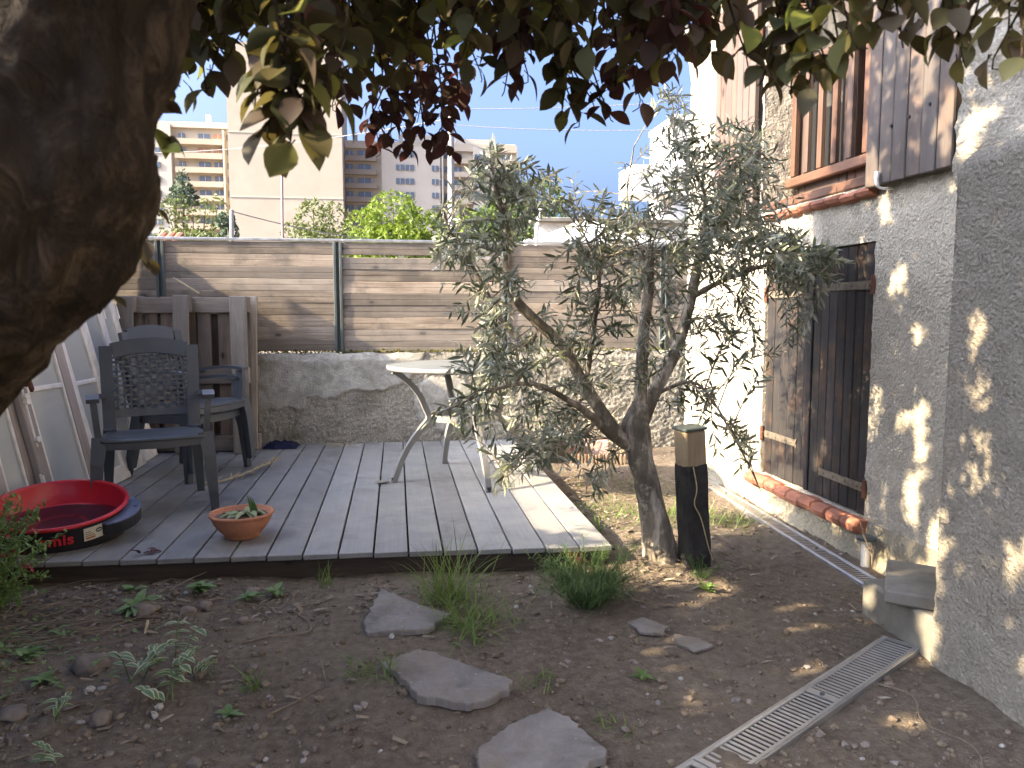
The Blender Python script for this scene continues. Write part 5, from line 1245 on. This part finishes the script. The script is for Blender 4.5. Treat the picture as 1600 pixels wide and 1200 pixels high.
for k in range(85):
    x = random.gauss(-1.25, .22); y = random.gauss(2.98, .16); a = random.gauss(.1, .5); L = rnd(.08, .3); p = onG(x, y, rnd(.006, .04)); d = Vector((math.cos(a), math.sin(a), rnd(-.05, .12)))
    m.tube([p - d * L / 2, p + rv() * .012, p + d * L / 2 + Vector((0, 0, -.01))], [.0022, .0018, .001], 4)
tag(m.build('dry_twig_litter', TWIG), 'tangle of dry twigs on the soil beside the left shrub', 'twigs', kind='stuff')

def tuft(label, x, y, n, L, spread, mat=GRASS, W=.006, r=.06, name='grass_tuft', cat='grass', group='grass tufts', lean=.6):
    m = MB()
    for k in range(n):
        a = rnd(0, 6.28); q = onG(x + random.gauss(0, r), y + random.gauss(0, r), -.004); e = rnd(.3, 1.6); blade(m, q, (math.cos(a) * spread, math.sin(a) * spread, e), L * rnd(.45, 1.1), W * rnd(.6, 1.2), rnd(.3, 1.3) * lean / .6, 5, .25, shape=lambda t: (1 - t) ** .6)
    return tag(m.build(name, mat), label, cat, group)
tuft('tall grass clump at the deck edge above the farthest flagstone', .20, 3.08, 130, .33, .42, r=.05)
tuft('spreading grass clump right of the farthest flagstone', .26, 2.84, 160, .20, .8, r=.075)
tuft('small grass tuft at the left corner of the middle flagstone', -.10, 2.50, 45, .12, 1.0, r=.04)
tuft('thin pale grass tuft standing on the middle flagstone edge', -.03, 2.46, 16, .13, .5, r=.012)
tuft('little grass tuft on bare soil right of the variegated plants', -.46, 2.45, 26, .12, .8, r=.022)
tuft('thin grass sprig by the middle of the deck edge', -.31, 3.36, 14, .14, .3, r=.02)
tuft('sparse grass tuft near the middle flagstone tip', .44, 2.36, 26, .07, .8, r=.03)
tuft('sparse grass tuft right of the nearest flagstone', .62, 2.06, 22, .07, .9, r=.03)
tuft('bright grass tuft beside the far drain', 1.86, 4.05, 120, .14, .8, r=.10)
tuft('sunlit grass tuft behind the olive trunk', 1.47, 4.25, 110, .12, .8, r=.12)
tuft('low grass tuft between deck and olive trunk', 1.15, 4.35, 80, .09, .9, r=.10)
tuft('grass blade tuft at the right edge of the deck', 1.06, 3.95, 10, .13, .3, r=.015, W=.009)
m = MB()
for k in range(900):
    x = random.gauss(1.55, .30); y = random.gauss(4.5, .45)
    if not free(x, y) or x < 1.03: continue
    a = rnd(0, 6.28); blade(m, onG(x, y, -.003), (math.cos(a) * .7, math.sin(a) * .7, rnd(.4, 1.3)), rnd(.03, .09), .005, .9, 3, .2, shape=lambda t: (1 - t) ** .6)
tag(m.build('short_grass', GRASS), 'patchy short sunlit grass behind the olive tree', 'grass', kind='stuff')
# feathery herb (fennel) by the olive
def feathery(label, x, y, nst, H, rad, mat, name, cat, leafL=.05, nleaf=26, group=None):
    t = thing(name, onG(x, y), label, cat, group); st = MB(); lf = MB()
    for k in range(nst):
        a = rnd(0, 6.28); r = rad * random.random() ** .5; b = onG(x + .3 * r * math.cos(a), y + .3 * r * math.sin(a)); tip = b + Vector((r * math.cos(a), r * math.sin(a), H * rnd(.5, 1.05)))
        pts = smooth_path([b, b.lerp(tip, .5) + Vector((0, 0, .02)), tip], 4); st.tube(pts, [.0028, .0025, .0024, .0022, .002, .0018, .0015, .001, .001][:len(pts)], 4)
        for j in range(nleaf):
            f = rnd(.12, 1); i = min(len(pts) - 2, int(f * (len(pts) - 1))); q = pts[i].lerp(pts[i + 1], f * (len(pts) - 1) - i); d = rv() + Vector((0, 0, .35)); L = leafL * rnd(.5, 1.1)
            blade(lf, q, d, L, .0028, .4, 2, .0)
            for z in range(3): blade(lf, q + d.normalized() * L * rnd(.3, .8), d.normalized() + rv() * .8, L * .4, .002, .2, 1, 0)
    st.build('stem', mat, t); tag(lf.build('foliage', mat, t), kind='stuff'); return t
feathery('dark feathery green herb at the right front corner of the deck', .77, 3.0, 80, .21, .20, FENNEL, 'feathery_herb', 'herb', .05, 36)
feathery('small feathery sprig at the foot of the wrapped post', 1.33, 3.18, 9, .09, .08, FENNEL, 'feathery_herb', 'herb', .03, 20)
feathery('dry reddish weed by the deck corner', .80, 3.28, 12, .13, .05, leafmat('reddish_weed', [(.14, .05, .035), (.2, .08, .05)], None, .2, .6, True), 'dry_weed', 'weed', .02, 22)
# variegated plants
def vblade(m, p, d, L, W):
    d = Vector(d).normalized(); q = Vector(p); sd_ = d.cross(Vector((0, 0, 1))).normalized(); n = 5; o = len(m.v); vs = []
    for i in range(n + 1):
        wd = W * .5 * max(.03, math.sin(math.pi * (.06 + .94 * i / n) ** .8)); nr = sd_.cross(d)
        for k in (-1, -.6, 0, .6, 1): vs.append(q + sd_ * wd * k + nr * wd * .22 * abs(k))
        d = (d + Vector((0, 0, -.75 / n))).normalized(); q = q + d * (L / n)
    for k in range(4): m.add([], [], 0)
    m.v += [tuple(v) for v in vs]
    for i in range(n):
        for k in range(4): m.f.append((o + i * 5 + k, o + i * 5 + k + 1, o + i * 5 + k + 6, o + i * 5 + k + 5)); m.m.append(1 if k in (0, 3) else 0)
def vinca(label, x, y, nst, H, ls):
    t = thing('variegated_plant', onG(x, y), label, 'plant', 'variegated plants in the left bed'); st = MB(); lf = MB()
    for k in range(nst):
        a = rnd(0, 6.28); b = onG(x + rnd(-.02, .02), y + rnd(-.02, .02)); tip = b + Vector((math.cos(a) * H * rnd(.3, .9), math.sin(a) * H * rnd(.3, .9), H * rnd(.5, 1.1))); pts = smooth_path([b, b.lerp(tip, .5) + Vector((0, 0, .025)), tip], 4)
        st.tube(pts, .0022, 5)
        for j in range(3, len(pts), 2):
            sdv = Vector((math.cos(a + j * 1.57), math.sin(a + j * 1.57), .35))
            for sg in (-1, 1):
                d = Vector((sdv.x * sg, sdv.y * sg, rnd(.1, .5))); L = ls * rnd(.85, 1.4)
                vblade(lf, pts[j], d, L, L * .46)
    st.build('stem', VINCA, t); tag(lf.build('leaves', [VINCA, VINCAW], t), kind='stuff')
for (x, y, n, H, ls, lab) in [(-.83, 2.50, 4, .13, .05, 'largest variegated plant, pale edged leaves, in the middle of the left bed'), (-.72, 2.56, 3, .14, .045, 'variegated plant with upright shoots just right of the largest one'), (-.70, 2.38, 3, .11, .045, 'variegated plant nearest the bare soil, lower right of the largest one'), (-.90, 2.08, 2, .09, .034, 'single small variegated seedling near the bottom left'),
     (-1.33, 2.44, 3, .11, .05, 'pale variegated plant cut by the left edge of the photo'), (-1.07, 1.94, 2, .07, .045, 'variegated sprout at the very bottom left corner'), (-.98, 2.30, 2, .08, .04, 'small variegated shoot left of the single seedling'), (-.60, 2.55, 2, .06, .03, 'tiny variegated shoot at the right end of the group')]: vinca(lab, x, y, n, H, ls)
def weed(label, x, y, nl, L, W, e=.7):
    m = MB()
    for k in range(nl):
        a = k * 2.4 + rnd(-.3, .3); blade(m, onG(x, y, .003 + .002 * k), (math.cos(a), math.sin(a), e * rnd(.6, 1.6)), L * rnd(.7, 1.1), W, .8, 4, .2)
    tag(m.build('weed', WEED), label, 'weed', 'small weeds in the soil')
for (x, y, n, L, W, lab) in [(-1.13, 3.38, 3, .08, .035, 'pale two leaved seedling against the deck front near the tub'), (-1.02, 3.1, 14, .10, .035, 'leafy weed among the dry twigs left of the broad rock'), (-.83, 3.28, 16, .075, .03, 'bright leafy weed on a short stem before the deck'), (-.52, 3.26, 12, .06, .028, 'grey green rosette weed below the deck edge'), (-1.12, 2.52, 7, .06, .03, 'small green weed above the corner rocks'), (-.62, 3.2, 9, .07, .02, 'low spreading weed beside the bright leafy one'), (.78, 2.32, 8, .05, .018, 'little weed on bare soil near the drain'), (-.51, 2.28, 7, .05, .022, 'tiny weed in front of the little grass tuft'), (1.30, 3.02, 12, .06, .02, 'weed in front of the olive trunk'), (-1.22, 2.65, 10, .06, .03, 'weed below the left shrub')]: weed(lab, x, y, n, L, W)
# dry stems by the wall and in the back bed
twig('dry_weed', [onG(2.12, 3.12, 0), onG(2.12, 3.12, .10), (2.10, 3.16, .18), (2.11, 3.2, .23)], .004, 'dry brown weed stem by the white pipe', TWIG, 6, 'weed')
m = MB()
for k in range(16):
    b = Vector((rnd(1.3, 2.0), rnd(6.05, 6.35), 0)); tip = b + Vector((rnd(-.3, .3), rnd(-.1, .1), rnd(.12, .4))); m.tube(smooth_path([b, b.lerp(tip, .5) + rv() * .05, tip], 4), [.006, .005, .004, .004, .003, .003, .002, .002, .002][:9], 5)
    for j in range(8): blade(m, b.lerp(tip, rnd(.2, 1)), rv() + Vector((0, 0, -.2)), rnd(.05, .12), .012, .9, 3)
tag(m.build('dry_plant', STRAW), 'dry straw coloured plant behind the pinkish blocks', 'plant')
# leafy shrub with red flowers at the left edge
sh = thing('flowering_shrub', onG(-1.6, 3.15), 'fine leaved green shrub with red and orange flowers at the left edge', 'shrub')
st = MB(); lf = MB(); fl = MB(); og = MB(); random.seed(77)
for k in range(260):
    a = rnd(0, 6.28); r = .38 * random.random() ** .5; b = onG(-1.72 + r * .5 * math.cos(a), 3.06 + r * .5 * math.sin(a)); tip = Vector((-1.72 + r * 1.0 * math.cos(a), 3.06 + r * 1.0 * math.sin(a), .05 + rnd(.15, 1) * (.66 - .5 * r)))
    if k < 16: tip += Vector((rnd(0, .16), 0, rnd(.02, .12)))
    pts = smooth_path([b, b.lerp(tip, .55) + Vector((0, 0, .05)), tip], 4); st.tube(pts, [.003, .0028, .0025, .002, .002, .0018, .0015, .0012, .001][:len(pts)], 4)
    for j in range(40):
        f = rnd(.2, 1); i = min(len(pts) - 2, int(f * (len(pts) - 1))); q = pts[i].lerp(pts[i + 1], f * (len(pts) - 1) - i); blade(lf, q, rv() + Vector((0, 0, .3)), rnd(.012, .03), .010, .3, 2, .2)
st.build('stem', SHRUBG, sh); tag(lf.build('foliage', SHRUBG, sh), kind='stuff')
for (x, y, z) in [(-1.52, 2.98, .50), (-1.44, 3.0, .38), (-1.50, 2.92, .35), (-1.38, 2.98, .31), (-1.36, 3.02, .39), (-1.58, 2.86, .33), (-1.34, 2.95, .28), (-1.48, 2.9, .06), (-1.41, 2.93, .33)]:
    fl = MB()
    for k in range(7): blade(fl, (x + rnd(-.02, .02), y, z + rnd(-.012, .012)), rv() + Vector((0, 0, .3)), .018, .013, .3, 2)
    fl.build('flower', FLOWER, sh)
for k in range(24): blade(og, (-1.60 + rnd(-.03, .03), 2.88, .27 + rnd(-.03, .03)), rv(), .022, .015, .3, 2)
og.build('flower', ORANGE, sh)
m = MB()
for k in range(420):
    x = random.gauss(-1.42, .2); y = random.gauss(2.6, .22); a = rnd(0, 6.28); blade(m, onG(x, y, rnd(0, .05)), (math.cos(a), math.sin(a), rnd(.1, .9)), rnd(.02, .05), .013, .6, 2, .2)
tag(m.build('ground_cover', SHRUBG), 'low green ground cover below the left shrub', 'ground cover', kind='stuff')
